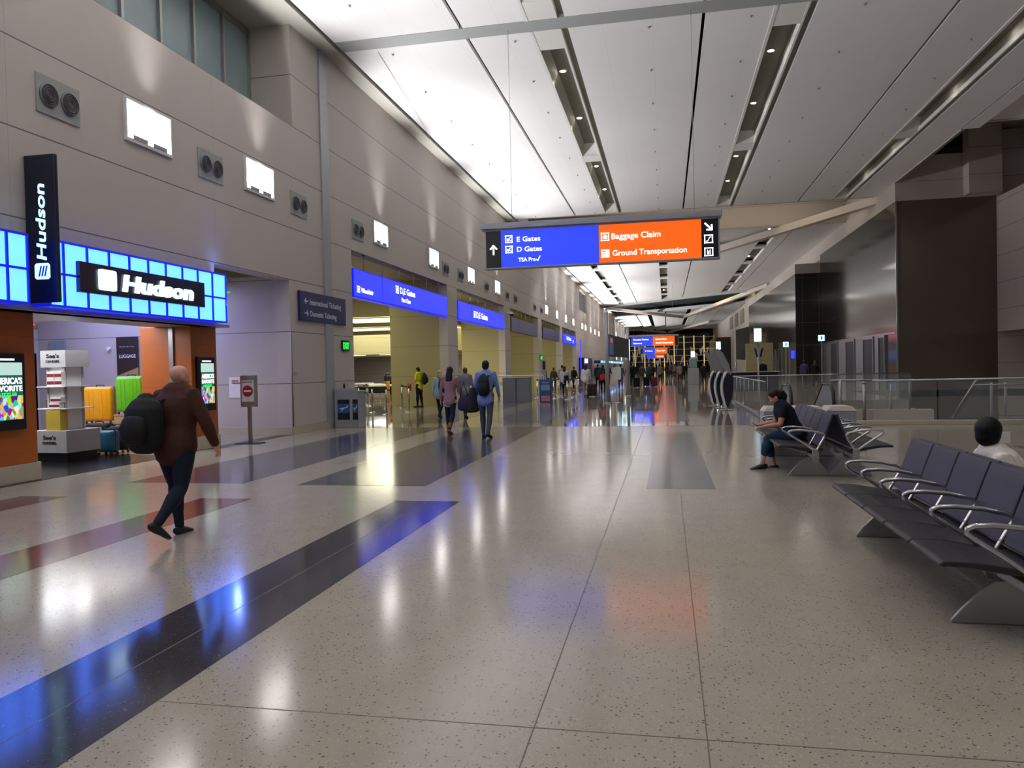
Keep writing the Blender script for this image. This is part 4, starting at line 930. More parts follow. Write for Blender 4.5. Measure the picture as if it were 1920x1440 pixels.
# --- seated woman on the far bench
pw = P(H=1.62, lean=24, legs=((84, 70), (78, 92)), arms=((12, 6, 70), (16, 6, 64)), head=(26, 0), fat=1.22, sit=True, seat=.42, toes=(6, 2))
def seatpose(px, y, face): return px, y
wm = person('seated person in black T-shirt and denim shorts looking down, dark hair tied back', (1.86, 12.05, 0), place(0, 0, -1, -.02), pw, cloth((22, 24, 36)), cloth((34, 58, 84)), M['black'], cloth((30, 20, 18), .5), 'skin', voxel=.012, sleeves=.3, legto=.62, eyes=True, ponytail=True)
ph = (pw.wr[-1]+pw.wr[1])/2+Vector((0, .09, .015))
t = thing('phone', 'black mobile phone held by the seated woman', 'phone', (1.86-ph.y, 12.05+ph.x, ph.z), place(0, 0, -1, -.02))
MB().box(-.036, .036, -.07, .07, -.004, .004).obj('case', M['black'], t, bevel=.003, xf=Matrix.Rotation(R(35), 4, 'X'))
MB().box(-.032, .032, -.064, .064, .004, .005).obj('screen', mat('phone_screen', (70, 80, 100), .2, emit=(120, 140, 180), es=.25), t, xf=Matrix.Rotation(R(35), 4, 'X'))
# --- seated man in white behind the near bench
ps = P(H=1.70, lean=-27, legs=((88, 84), (86, 80)), arms=((22, 14, 40), (22, 14, 40)), head=(14, 58), fat=1.15, sit=True, seat=.31)
person('seated person with black hair and white shirt, seen from behind over the nearest bench', (2.64, 6.45, 0), place(0, 0, 1, .0), ps, cloth((232, 222, 214)), cloth((40, 42, 50)), M['black'], cloth((8, 8, 10), .5), 'skin', voxel=.013, sleeves=1.0, hairfat=.012)
o = MB().box(-.11, .11, -.012, .012, -.03, .06).obj('white_card', M['white'], bevel=.004); o.location = (2.55, 6.75, .93); tag(o, 'white sheet of paper held up beside the seated man in white', 'paper')
# --- walkers in front of the portals
def walker(label, x, y, f, H, top, bot, shoes, hair, vox=.02, **k):
    kw = dict(lean=3, legs=((18, 6), (-10, 22)), arms=((-10, 9, 12), (12, 9, 18)), toes=(0, 20)); per = {}
    for a in list(k):
        if a in ('lean', 'legs', 'arms', 'head', 'fat', 'toes'): kw[a] = k.pop(a)
    p = P(H=H, **kw); rz = place(0, 0, *f)
    return person(label, (x, y, 0), rz, p, top, bot, shoes, hair, voxel=vox, **k), p, rz
C_ = cloth
blk = C_((22, 22, 28)); jean = C_((34, 44, 68))
t, p, rz = walker('person walking away in a light blue shirt and grey jeans with a black backpack', -4.1, 17.3, (.06, 1), 1.80, C_((112, 134, 190)), C_((62, 74, 92)), M['black'], C_((34, 26, 24), .5), .016, legs=((8, 4), (-8, 16)), arms=((5, 14, 35), (8, 12, 12)), toes=(0, 14), sleeves=1.0, hem=.12)
backpack('black backpack worn over the light blue shirt', (-4.11, 17.12, 1.22), rz, M['black_cloth'], .30, .18, .50)
cb_ = MB().chain([(-4.42, 17.35, 1.12), (-4.44, 17.33, .9), (-4.42, 17.30, .62)], [(.07, .05), (.12, .06), (.16, .05)], n=14).obj('folded_coat', M['black_cloth']); tag(cb_, 'black coat draped over the left arm of the man in the blue shirt', 'coat')
t, p, rz = walker('person walking away in a dusky pink top, dark jeans and brown boots, long dark hair', -5.13, 17.9, (.1, 1), 1.68, C_((140, 108, 112)), C_((26, 32, 50)), C_((120, 74, 44)), C_((26, 18, 20), .5), .016, legs=((10, 4), (-12, 26)), toes=(0, 22), hairlen=.22, hem=.10, fat=.92)
for sd in (-1, 1):
    b = MB(); kn, an = p.knee[sd], p.ank[sd]; b.chain([kn+(an-kn)*.62, kn+(an-kn)*.8, an+Vector((0, 0, -.01))], [.058, .05, .045], n=14); b.obj('boot_shaft', C_((120, 74, 44)), t)
MB().chain([p.U(0, 0, -.07), p.U(0, 0, -.11)], [(.178, .13), (.18, .132)], n=20).obj('white_hem', M['white'], t)
t = thing('handbag', 'dark purple shoulder bag carried by the woman in the pink top', 'bag', (-4.76, 17.85, .78))
MB().chain([(0, 0, -.14), (0, 0, 0), (0, 0, .12)], [(.17, .06), (.17, .07), (.13, .05)], n=16).obj('bag_body', C_((50, 44, 74)), t); MB().tube([(-.1, 0, .14), (-.07, 0, .32), (-.02, 0, .5), (.04, 0, .32), (.1, 0, .14)], .009, 8).obj('strap', blk, t)
walker('person in a grey knitted top and dark trousers standing beyond the couple', -6.5, 24.5, (.1, 1), 1.70, C_((122, 124, 134)), blk, M['black'], C_((110, 72, 56), .5), hem=.08, fat=1.08)
walker('blond person in a pale teal blouse and black trousers', -7.4, 24.6, (.15, 1), 1.62, C_((150, 184, 192)), blk, M['black'], C_((186, 152, 106), .5), hairlen=.08, hem=.12, fat=1.05)
backpack('dark slim backpack on the blond person in the pale teal blouse', (-7.28, 24.42, 1.08), R(-8), C_((44, 44, 66)), .22, .14, .46)
walker('person in a bright yellow T-shirt and black trousers near the stub wall', -10.55, 32.0, (-1, .1), 1.74, C_((214, 214, 22)), blk, M['black'], C_((22, 18, 18), .5), fat=1.15, legs=((4, 2), (-3, 4)), toes=(0, 0), arms=((10, 8, 50), (20, 8, 60)), sleeves=.4, hem=.06, head=(10, 0))
backpack('black backpack on the person in the yellow T-shirt', (-10.30, 32.0, 1.24), R(90), M['black_cloth'], .34, .22, .5)
tag(MB().chain([(0, 0, -.16), (0, 0, .1)], [(.1, .05), (.09, .04)], n=12).obj('red_bag', C_((170, 60, 54))), 'red bag held in front by the person in yellow', 'bag').location = (-10.95, 31.85, .92)
# --- crowd around the far portals: one low detail body per person, no two alike
def crowd(label, x, y, f, H, top, bot, hair, **k):
    return walker(label, x, y, f, H, top, bot, M['black'], hair, k.pop('vox', .035), **k)
g1 = C_((170, 172, 180)); wh = C_((214, 206, 206)); dg = C_((36, 48, 48)); dk = C_((30, 26, 28), .5)
crowd('person in pale grey top and black trousers in front of the queue posts', -5.25, 40.1, (0, 1), 1.68, g1, blk, dk, hairlen=.1)
tag(MB().chain([(0, 0, -.2), (0, 0, .12)], [(.15, .08), (.12, .06)], n=12).obj('shoulder_bag', blk), 'black bag hanging behind the person in the pale grey top', 'bag').location = (-5.13, 39.85, 1.0)
crowd('person in a white top and khaki trousers pulling a dark suitcase', -4.22, 40.9, (0, 1), 1.74, wh, C_((176, 158, 130)), dk, hairlen=.06)
suitcase('suitcase', 'dark maroon suitcase pulled by the person in khaki trousers', .46, .3, .68, C_((58, 44, 54)), -3.85, 40.3, 0, 0)
crowd('person in a dark green jacket with a red bag, left of the tall steel post', -3.45, 42.6, (.05, 1), 1.72, dg, blk, dk, hairlen=.1)
tag(MB().chain([(0, 0, -.14), (0, 0, .1)], [(.17, .08), (.13, .06)], n=12).obj('red_bag', C_((176, 44, 50))), 'red bag on the back of the person in the dark green jacket', 'bag').location = (-3.45, 42.42, 1.02)
for (x, y, f, H, a, b_, l) in (
    (-7.5, 48, (-1, .3), 1.7, blk, blk, 'dark-clothed person queueing, leftmost at the rope posts'),
    (-7.0, 48.2, (.3, 1), 1.6, C_((60, 56, 60)), blk, 'shorter dark person just behind the leftmost one in the queue'),
    (-6.7, 50, (0, 1), 1.75, C_((150, 140, 120)), blk, 'person in a tan top in the queue at the rope posts'),
    (-6.0, 50.5, (.8, 1), 1.65, blk, blk, 'person in black beside the one in the tan top'),
    (-5.3, 52, (-.5, -1), 1.75, C_((70, 70, 84)), blk, 'person in dark grey facing the camera in the queue'),
    (-4.9, 56, (0, 1), 1.78, C_((40, 40, 54)), blk, 'dark-clothed person beyond the suitcase puller'),
    (-4.3, 58, (.5, 1), 1.72, C_((90, 70, 74)), blk, 'person in a wine-coloured top further behind the suitcase puller'),
    (-2.95, 50.5, (.1, 1), 1.72, C_((84, 78, 110)), C_((70, 64, 84)), 'person in violet clothes just right of the tall steel post'),
    (-5.2, 68, (.2, 1), 1.7, C_((170, 160, 150)), blk, 'small distant person in a pale top left of the second post'),
    (-3.6, 74, (0, 1), 1.7, blk, blk, 'small distant person in black left of the second post'),
    (-2.45, 57.5, (.3, -1), 1.82, blk, blk, 'tall dark-clothed person right of the second post'),
    (-1.85, 60, (0, 1), 1.7, C_((60, 58, 62)), C_((130, 110, 96)), 'person with bare legs in the middle of the distant group'),
    (-1.35, 61, (.4, -1), 1.75, C_((50, 64, 60)), blk, 'person in dark green in the distant group'),
    (-1.0, 59, (1, .2), 1.78, blk, blk, 'rightmost dark person of the distant group with luggage'),
    (-.55, 66, (0, 1), 1.7, C_((120, 110, 96)), blk, 'distant person in a khaki top in the hall centre'),
    (.0, 92, (0, 1), 1.7, blk, blk, 'tiny dark person in the hall centre, far off, left one'),
    (.45, 96, (0, -1), 1.7, C_((80, 70, 70)), blk, 'tiny person in the hall centre, far off, middle one'),
    (.9, 90, (.4, 1), 1.7, C_((100, 96, 90)), blk, 'tiny person in the hall centre, far off, right one'),
    (1.0, 62, (-.3, 1), 1.7, C_((130, 110, 100)), C_((60, 56, 60)), 'distant person in a beige top right of the hall centre'),
    (1.45, 70, (0, 1), 1.75, blk, blk, 'distant dark person between the beige one and the grey pylon'),
    (2.75, 60, (-.4, -1), 1.7, blk, blk, 'dark person standing right of the grey pylon'),
    (6.1, 52, (0, -1), 1.78, blk, blk, 'person in black behind the far railing, below the hanging lamp'),
    (8.3, 50, (.2, 1), 1.7, C_((70, 64, 96)), blk, 'person in violet behind the far railing near the elevators'),
    (8.75, 49, (.2, 1), 1.66, blk, blk, 'person in black beside the one in violet near the elevators')):
    crowd(l, x, y, f, H, a, b_, dk if H > 1.66 else C_((70, 50, 40), .5), vox=.045, legs=((12, 4), (-8, 16)) if (x*7) % 2 < 1 else ((3, 1), (-2, 3)))
for i, (x, y, m_, l) in enumerate(((-2.15, 56.6, blk, 'black suitcase left in the distant group'), (-1.5, 58.8, blk, 'black suitcase in the middle of the distant group'), (-.9, 58.2, C_((110, 40, 44)), 'red suitcase at the right of the distant group'), (2.0, 66, blk, 'black suitcase beside the grey pylon'))):
    suitcase('suitcase', l, .46, .3, .72, m_, x, y, 0, 0)
# inside the checkpoint
for (x, y, f, a, l) in ((-15.8, 44, (0, 1), C_((120, 110, 100)), 'distant person in tan inside the checkpoint, left one'), (-16.0, 47, (1, 0), C_((70, 70, 80)), 'distant person in dark grey inside the checkpoint'), (-16.7, 50, (0, -1), C_((30, 96, 220)), 'distant person in a bright blue top inside the checkpoint'), (-17.9, 51, (0, 1), C_((90, 90, 90)), 'distant person in grey near the pale screen inside the checkpoint'), (-19.5, 52, (0, 1), blk, 'distant person in black far left inside the checkpoint')):
    crowd(l, x, y, f, 1.7, a, blk, dk, vox=.05, legs=((3, 1), (-2, 3)))
# ================================================================ BENCHES
def bench(n, x, y0, d, label):
    """tandem seating along the hall; (x, y0) = beam axis at the near end, d = -1 seats face left, +1 right; pitch .575"""
    t = thing('tandem_bench', label, 'bench', (x, y0, 0))
    pt = .575
    MB().box(-.035, .035, .02, n*pt+.06, .285, .345).obj('beam', M['alu'], t, bevel=.008)
    for i in range(n):
        a, b = i*pt+.066, (i+1)*pt+.040
        # seat: thin upholstered shell, front edge curling down
        prof = [(.46, .425), (.475, .445), (.45, .465), (.30, .462), (.10, .430), (-.06, .415), (-.10, .42), (-.10, .385), (-.02, .375), (.12, .392), (.30, .425), (.42, .43)]
        MB().prism([(d*px, a, pz) for px, pz in prof], (0, b-a, 0)).obj('seat', M['leather'], t, bevel=.02, seg=3)
        prof = [(-.055, .445), (-.075, .50), (-.10, .56), (-.135, .66), (-.185, .80), (-.215, .875), (-.235, .88), (-.245, .865), (-.215, .79), (-.165, .65), (-.125, .54), (-.10, .45), (-.075, .435)]
        MB().prism([(d*px, a, pz) for px, pz in prof], (0, b-a, 0)).obj('backrest', M['leather_b'], t, bevel=.014, seg=3)
    for i in range(n+1):
        y = i*pt+.052
        b = MB(); b.tube([(d*(-.02), y, .40), (d*.04, y, .41), (d*.16, y, .50), (d*.30, y, .592), (d*.335, y, .622), (d*.335, y, .645), (d*.30, y, .662), (d*.2, y, .668), (d*.05, y, .655), (d*(-.09), y, .625), (d*(-.125), y, .60), (d*(-.115), y, .57), (d*(-.06), y, .47)], .0155, 10, closed=True)
        ar = b.obj('armrest', M['chrome'], t)
        MB().prism([(d*(-.035), y-.012, .42), (d*.04, y-.012, .42), (d*.045, y-.012, .30), (d*.02, y-.012, .25), (d*(-.03), y-.012, .25), (d*(-.05), y-.012, .30)], (0, .024, 0)).obj('arm_bracket', M['alu'], ar, bevel=.004)
        MB().chain([(0, y-.02, .27), (0, y+.02, .27)], [.042, .042], side=(1, 0, 0), n=20, cap=False).obj('bracket_disc', M['alu'], ar)
    for y in (.46, n*pt-.06):
        fin = [(.29, 0), (.285, .02), (.22, .10), (.12, .20), (.05, .262), (-.05, .262), (-.12, .2), (-.2, .10), (-.25, .02), (-.255, 0)]
        MB().prism([(d*px, y-.012, pz) for px, pz in fin], (0, .024, 0)).obj('leg', M['alu'], t, bevel=.006)
        MB().prism([(d*.04, y-.03, .30), (d*.40, y-.03, .405), (d*.40, y-.03, .42), (d*.04, y-.03, .345)], (0, .06, 0)).obj('seat_support', M['alu'], t, bevel=.005)
    return t
bench(5, 1.93, 4.55, -1, 'long dark bench nearest the camera at the right edge, facing the hall')
bench(5, 2.44, 4.55, 1, 'dark bench back to back with the nearest one, facing away from the hall')
bench(5, 1.93, 10.82, -1, 'further dark bench on which the woman in black sits, facing the hall')
bench(5, 2.44, 10.82, 1, 'dark bench back to back with the woman\'s bench, facing right')
# pale boxes behind the far bench
def stone_box(x0, x1, y0, y1, h, lab):
    t = thing('counter_box', lab, 'box', ((x0+x1)/2, (y0+y1)/2, 0), world=True)
    MB().box(x0, x1, y0, y1, 0, h-.08).obj('box_body', M['frame_grey'], t, bevel=.01)
    MB().prism([(x0-.01, y0-.01, h-.08), (x1+.01, y0-.01, h-.08), (x1-.06, y0-.01+.03, h), (x0+.06, y0-.01+.03, h)], (0, y1-y0-.04, 0)).obj('bevelled_lid', M['counter'], t, bevel=.008)
stone_box(1.66, 2.66, 14.1, 14.7, .80, 'wide white waist-high box with a pale lid behind the seated woman')
stone_box(2.70, 3.18, 14.1, 14.7, .80, 'narrower white waist-high box, right of the wide one')
# ================================================================ WELL RAILINGS, ESCALATOR
def rail(lab, pts, h=1.02, posts=True, hand=True, m=None):
    t = thing('glass_railing', lab, 'railing', (pts[0][0], pts[0][1], 0), world=True)
    for k, (a, b) in enumerate(zip(pts, pts[1:])):
        a = Vector(a); b = Vector(b); d = (b-a); L = d.length; dn = Vector((d.x, d.y, 0)).normalized(); s = Vector((-dn.y, dn.x, 0))*.009
        n = max(1, round(L/1.5))
        for i in range(n):
            p = a+d*(i/n)+dn*.02; q = a+d*((i+1)/n)-dn*.02
            MB().prism([p-s, q-s, q+s, p+s], (0, 0, h-.03)).obj('glass_pane', M['glass'], t)
            if posts and i > 0: MB().cyl(a+d*(i/n), a+d*(i/n)+Vector((0, 0, h-.03)), .012, n=8).obj('clamp_post', M['steel'], t)
        if hand: MB().cyl(a+Vector((0, 0, h)), b+Vector((0, 0, h)), .024, n=12).obj('handrail', M['steel'], t)
    return t
rail('long glass railing on the left side of the stair opening, running down the hall', [(2.68, 22.4, .05), (2.68, 32.8, .05)], 1.0)
rail('far glass railing across the back of the stair opening', [(2.68, 33.0, 0), (9.5, 33.0, 0)], 1.05)
rail('frameless glass railing along the front of the stair opening, right part', [(4.95, 20.3, .1), (18.2, 20.3, .1)], .98, posts=False)
def bollard(x, y, h, lab, z=0):
    t = thing('steel_post', lab, 'post', (x, y, z)); MB().lathe([(.09, 0), (.09, .02), (.045, .03)]).obj('foot_plate', M['steel'], t); MB().cyl((0, 0, .02), (0, 0, h), .042).obj('tube', M['alu'], t); MB().lathe([(.05, h), (.05, h+.03), (.02, h+.045)]).obj('cap', M['steel'], t)
bollard(4.90, 20.9, 1.0, 'tall steel post at the left end of the front glass railing')
t = thing('glass_railing', 'inner stair railing with handrail and steel post below floor level, left part', 'railing', (6, 27, -.02), world=True)
MB().cyl((5.25, 26.8, .95), (7.75, 26.8, .95), .028).obj('handrail', M['steel'], t); MB().cyl((5.55, 26.8, -.5), (5.55, 26.8, .95), .045).obj('post', M['alu'], t); MB().box(5.6, 7.7, 26.79, 26.81, 0, .9).obj('glass_pane', M['glass'], t); MB().cyl((7.1, 26.8, -.02), (7.1, 26.8, .8), .02).cyl((7.65, 26.8, -.02), (7.65, 26.8, .95), .02).obj('thin_post', M['steel'], t); MB().box(5.2, 7.8, 26.72, 26.88, -.6, -.02).obj('kerb', M['counter'], t)
t = thing('glass_railing', 'sloping stair railing with glass and pale handrail in front of the dark granite', 'railing', (9, 27, -.3), world=True)
MB().tube([(8.85, 26.7, -.3), (9.55, 26.7, .86), (9.7, 26.7, .93), (13.5, 26.7, .93)], .028).obj('handrail', M['steel'], t); MB().prism([(8.95, 26.69, -.3), (9.6, 26.69, .8), (13.5, 26.69, .8), (13.5, 26.69, -.3)], (0, .02, 0)).obj('glass_pane', M['glass'], t); MB().tube([(9.5, 26.66, .74), (12.2, 26.66, .74)], .02).obj('lower_rail', M['steel'], t)
for x in (10.0, 10.4): MB().cyl((x, 26.7, -.3), (x, 26.7, .8), .04).obj('post', M['frame_grey'], t)
# escalator
t = thing('escalator', 'escalator with grey rounded balustrade end descending into the opening', 'escalator', (3.7, 22, 0), world=True)
st = MB(); st.box(3.3, 4.2, 21.2, 22.4, .001, .03)
for k in range(14): st.box(3.3, 4.2, 22.4+.4*k, 22.8+.4*k, -.2-.2*k-.2, -.2*k)
st.obj('steps', M['grey_box'], t)
for x in (3.2, 4.25):
    def bal(off): return [(x, 21.25-off, .45), (x, 21.30-off, .72+off), (x, 21.6, .96+off), (x, 22.6, .96+off), (x, 28.2+off, -1.9)]
    MB().prism([(x-.02, 21.45, .02), (x-.02, 21.28, .45), (x-.02, 21.36, .75), (x-.02, 21.65, .93), (x-.02, 22.6, .93), (x-.02, 28.2, -1.95), (x-.02, 28.2, -2.9), (x-.02, 22.6, .02)], (.04, 0, 0)).obj('balustrade', mat('frosted_balustrade', (150, 154, 158), .3, var=.02), t)
    MB().chain([(x, 21.5, .02), (x, 21.26, .40), (x, 21.33, .76), (x, 21.65, .96), (x, 22.6, .96), (x, 28.2, -1.92)], [(.045, .03)]*6, side=(1, 0, 0), n=10).obj('rubber_handrail', M['black'], t)
    MB().box(x-.08, x+.08, 21.3, 22.6, 0, .12).obj('skirt', M['steel'], t)
# ================================================================ CHECK-IN KIOSKS
def kiosk(x, y, lab):
    t = thing('check_in_kiosk', lab, 'kiosk', (x, y, 0))
    body = [(-.02, 0), (.05, .12), (.16, .45), (.21, .75), (.20, 1.0), (.14, 1.2), (.02, 1.28), (-.06, 1.2), (-.12, .95), (-.12, .7), (-.08, .35), (-.05, .1)]
    MB().prism([(px, -.2, pz) for px, pz in body], (0, .4, 0)).obj('body', mat('dark_blue_kiosk', (20, 24, 44), .3), t, bevel=.02)
    rim = MB()
    for s in (-.215, .215):
        rim.tube([(px, s, pz) for px, pz in [(.0, .02), (-.07, .2), (-.15, .55), (-.17, .8), (-.13, 1.05), (-.05, 1.22), (0, 1.32)]], .03, 8)
    rim.obj('white_rim', M['white'], t)
    MB().box(-.16, -.13, -.15, .15, .85, 1.15).obj('touch_screen', M['night'], t, bevel=.01)
    MB().box(-.2, .2, -.25, .25, 0, .02).obj('base', M['steel'], t)
    MB().prism([(-.02, -.03, 1.25), (.16, -.03, 1.2), (.10, -.03, 1.55), (-.10, -.03, 1.95), (-.3, -.03, 2.12), (-.34, -.03, 2.0), (-.2, -.03, 1.7)], (0, .06, 0)).obj('pale_fin', M['alu'], t, bevel=.01)
kiosk(1.98, 27.0, 'nearest self check-in kiosk with dark leaf-shaped side and pale curved fin')
kiosk(1.85, 28.4, 'middle self check-in kiosk with pale curved fin')
kiosk(1.72, 29.8, 'farthest of the three self check-in kiosks with pale curved fins')
# ================================================================ QUEUE POSTS
def stanchion(x, y, lab, to=None, grp=None, m='steel', h=.98):
    t = thing('stanchion', lab, 'queue post', (x, y, 0), 0, grp)
    MB().lathe([(.17, 0), (.17, .012), (.06, .03), (.03, .035)], n=20).obj('base', M[m], t); MB().cyl((0, 0, .02), (0, 0, h), .032, n=12).obj('post', M[m], t); MB().cyl((0, 0, h-.06), (0, 0, h+.02), .038, n=12).obj('belt_head', M['black'], t)
    if to:
        a = Vector((0, 0, h-.055)); b = Vector((to[0]-x, to[1]-y, h-.055)); d = (b-a).normalized()*.04
        MB().prism([a+d, b-d, b-d+Vector((0, 0, .05)), a+d+Vector((0, 0, .05))], Vector((-d.y, d.x, 0)).normalized()*.003).obj('belt', M['black'], t)
sp = [(-10.05, 26.65), (-11.15, 28.05), (-9.65, 28.0), (-11.1, 31.3), (-12.6, 30.2), (-13.4, 33.2), (-14.2, 35.0)]
sl = ['nearest steel queue post in the first portal', 'steel queue post left of the nearest one in the first portal', 'steel queue post near the portal pillar, right', 'steel queue post beside the stub wall', 'steel queue post further inside the first portal', 'steel queue post deeper inside the first portal', 'deepest steel queue post in the first portal']
tos = [(-11.15, 28.05), (-12.6, 30.2), (-11.1, 31.3), None, (-13.4, 33.2), (-14.2, 35.0), (-16.2, 35.4)]
for p_, l_, to in zip(sp, sl, tos): stanchion(*p_, l_, to)
k = 0
for row, (x0, ys) in enumerate(((-5.55, (36.5, 38.6, 40.8, 43, 45.2)), (-4.75, (37.2, 39.4, 41.6, 43.8)), (-6.6, (39.5, 41.7, 44, 46.5)))):
    for i, y in enumerate(ys):
        stanchion(x0-.06*i, y, 'pale queue post in the %s row beside the portals, number %s along' % (('middle', 'right', 'left')[row], ('one', 'two', 'three', 'four', 'five')[i]), (x0-.06*(i+1), ys[i+1]) if i+1 < len(ys) else None, 'queue posts in front of the third portal', 'chrome')
# portable barriers, poster stand
t = thing('grey_podium', 'left one of two grey podium boxes by the second portal', 'podium', (-7.32, 36.0, 0)); MB().box(-.32, .31, -.3, .3, 0, 1.12).obj('body', M['grey_box'], t, bevel=.01); MB().box(-.34, .33, -.32, .32, 1.12, 1.16).obj('top', M['alu'], t)
t = thing('grey_podium', 'right one of two grey podium boxes by the second portal', 'podium', (-6.65, 35.95, 0)); MB().box(-.31, .32, -.3, .3, 0, 1.12).obj('body', M['grey_box'], t, bevel=.01); MB().box(-.33, .34, -.32, .32, 1.12, 1.16).obj('top', M['alu'], t)
t = thing('tubular_barrier', 'white tubular barrier rail behind the two grey podium boxes', 'barrier', (-6.8, 36.8, 0)); MB().tube([(-1.3, 0, 0), (-1.3, 0, 1.22), (.95, 0, 1.22), (.95, 0, 0)], .035).obj('tube_frame', M['white'], t); MB().box(-1.2, -.9, -.02, .02, .75, .95).obj('small_plate', M['white'], t)
t = thing('poster_stand', 'low blue poster stand on the floor right of the grey podiums', 'sign', (-5.45, 34.9, 0))
bp_ = MB().box(-.28, .28, -.1, .1, .0, 1.05); bp_.obj('stand', mat('blue_poster', (30, 70, 140), .4), t, bevel=.02); MB().box(-.2, .2, -.106, -.1, .55, .8).obj('info_field', M['win_glass'], t); MB().box(-.2, .2, -.106, -.1, .06, .3).obj('picture_field', mat('pink_print', (190, 120, 120), .5, var=.4, scale=8), t)
text('WELCOME', M['txt_dim'], (-.15, -.104, .88), EX, EZ, .3, .05, t)
t = thing('steel_pylon', 'tall narrow grey pylon with a dark face at the third portal', 'pylon', (-5.95, 37.6, 0)); MB().box(-.1, .12, -.08, .08, 0, 2.0).obj('column', M['frame_grey'], t, bevel=.01); MB().box(-.03, .09, -.086, -.08, 1.5, 1.9).obj('dark_face', M['black'], t)
# belt conveyor counters and scanner inside the checkpoint
for i, (x, y, w_, l) in enumerate(((-15.2, 38.5, 2.6, 'long black-fronted table inside the checkpoint, near one'), (-17.5, 42, 3.0, 'second long table further inside the checkpoint'), (-19.5, 46, 2.4, 'third table deep inside the checkpoint'))):
    t = thing('inspection_table', l, 'table', (x, y, 0)); MB().box(-w_/2, w_/2, -.4, .4, .8, .88).obj('tabletop', M['white'], t); MB().box(-w_/2, w_/2, -.36, -.3, .45, .8).obj('apron', M['black'], t)
    for sx_, sy_ in ((-1, -1), (1, -1), (1, 1), (-1, 1)): MB().cyl((sx_*(w_/2-.08), sy_*.33, 0), (sx_*(w_/2-.08), sy_*.33, .8), .03).obj('leg', M['steel'], t)
t = thing('xray_scanner', 'dark baggage scanner behind the queue posts in the first portal', 'scanner', (-14.6, 41.5, 0)); MB().box(-.7, .7, -1, 1, .3, 1.35).obj('tunnel', M['black'], t, bevel=.05); MB().box(-.5, .5, -1.9, 1.9, .55, .68).obj('conveyor', M['grey_box'], t); MB().box(-.6, .6, -.9, .9, 0, .3).obj('plinth', M['frame_grey'], t)
tag(MB().box(-.45, .45, 0, .03, 0, .9).obj('notice_board', M['win_glass']), 'blue-grey notice board on the far checkpoint wall', 'board').location = (-25.5, 71.965, 1.5)
t = thing('security_screen', 'pale cream privacy screen inside the checkpoint beside the stub wall', 'screen', (-13.2, 42, 0)); MB().box(-.4, .4, -.03, .03, .9, 2.1).obj('panel', M['counter'], t); MB().box(-.4, -.36, -.03, .03, 0, .9).box(.36, .4, -.03, .03, 0, .9).obj('frame', M['steel'], t)
t = thing('yellow_bollard', 'yellow padded bollard inside the first portal', 'bollard', (-13.7, 36.6, 0)); MB().cyl((0, 0, 0), (0, 0, 1.1), .09).obj('sleeve', M['yellow_case'], t); MB().cyl((0, 0, .6), (0, 0, .68), .094).obj('dark_band', M['black'], t)
# coffers in the checkpoint ceiling
for i, (x0, x1, y0, y1, z, l) in enumerate(((-16.6, -12.6, 36.3, 39.6, 4.28, 'large glowing ceiling coffer nearest in the first portal'), (-20.5, -12.6, 44.6, 47.4, 4.28, 'long glowing ceiling panel behind the nearest coffer'), (-24, -16, 53, 54.2, 2.93, 'glowing ceiling strip over the far checkpoint'), (-14.8, -11.8, 25.5, 28, 5.56, 'bright ceiling panel just inside the first portal'), (-14.5, -11.2, 37.5, 39, 5.56, 'bright ceiling panel inside the second portal'), (-14.5, -11.2, 50, 51.5, 5.56, 'bright ceiling panel inside the third portal'), (-14.5, -11.2, 62, 63.5, 5.56, 'bright ceiling panel inside the fourth portal'), (-14.5, -11.2, 74, 75.5, 5.56, 'bright ceiling panel inside the fifth portal'))):
    t = thing('coffer_light', l, 'ceiling light', ((x0+x1)/2, (y0+y1)/2, z), world=True); MB().box(x0, x1, y0, y1, z-.01, z).obj('lit_panel', M['coffer'], t); MB().box(x0-.06, x0, y0, y1, z-.05, z).box(x1, x1+.06, y0, y1, z-.05, z).box(x0, x1, y0-.06, y0, z-.05, z).box(x0, x1, y1, y1+.06, z-.05, z).obj('frame', M['rim'], t)
for i in range(8):
    x, y = -18-2.3*(i % 4), 56+4*(i//4); o = MB().box(x-.45, x+.45, y-.3, y+.3, 2.93, 2.948).obj('square_light', M['coffer']); tag(o, 'small square ceiling light over the far checkpoint, %s row, number %s from the right' % (('front', 'rear')[i//4], ('one', 'two', 'three', 'four')[i % 4]), 'ceiling light', 'square lights over the far checkpoint')
for i in range(4):
    x = -12.9-.75*i; o = MB().cyl((x, 41.5, 5.58), (x, 41.5, 5.6), .09).obj('recessed_spot', M['down_white']); tag(o, 'round recessed spot between the two big coffers, number %s from the right' % ('one', 'two', 'three', 'four')[i], 'ceiling light', 'recessed spots between the coffers')
light('AREA', 'checkpoint_light', (-15, 29, 5.5), 300, (1, .97, .74), 4, 8); light('AREA', 'checkpoint_light', (-14, 39, 4.2), 260, (1, .97, .74), 3, 4)
light('AREA', 'checkpoint_light', (-20, 50, 4.2), 500, (1, 1, .86), 6, 6); light('AREA', 'checkpoint_light', (-22, 64, 2.9), 500, (1, 1, .92), 8, 6)
for y in (40, 52, 64.5, 76.5): light('AREA', 'checkpoint_light', (-12.6, y-1, 5.5), 230, (1, .97, .68), 3, 5)
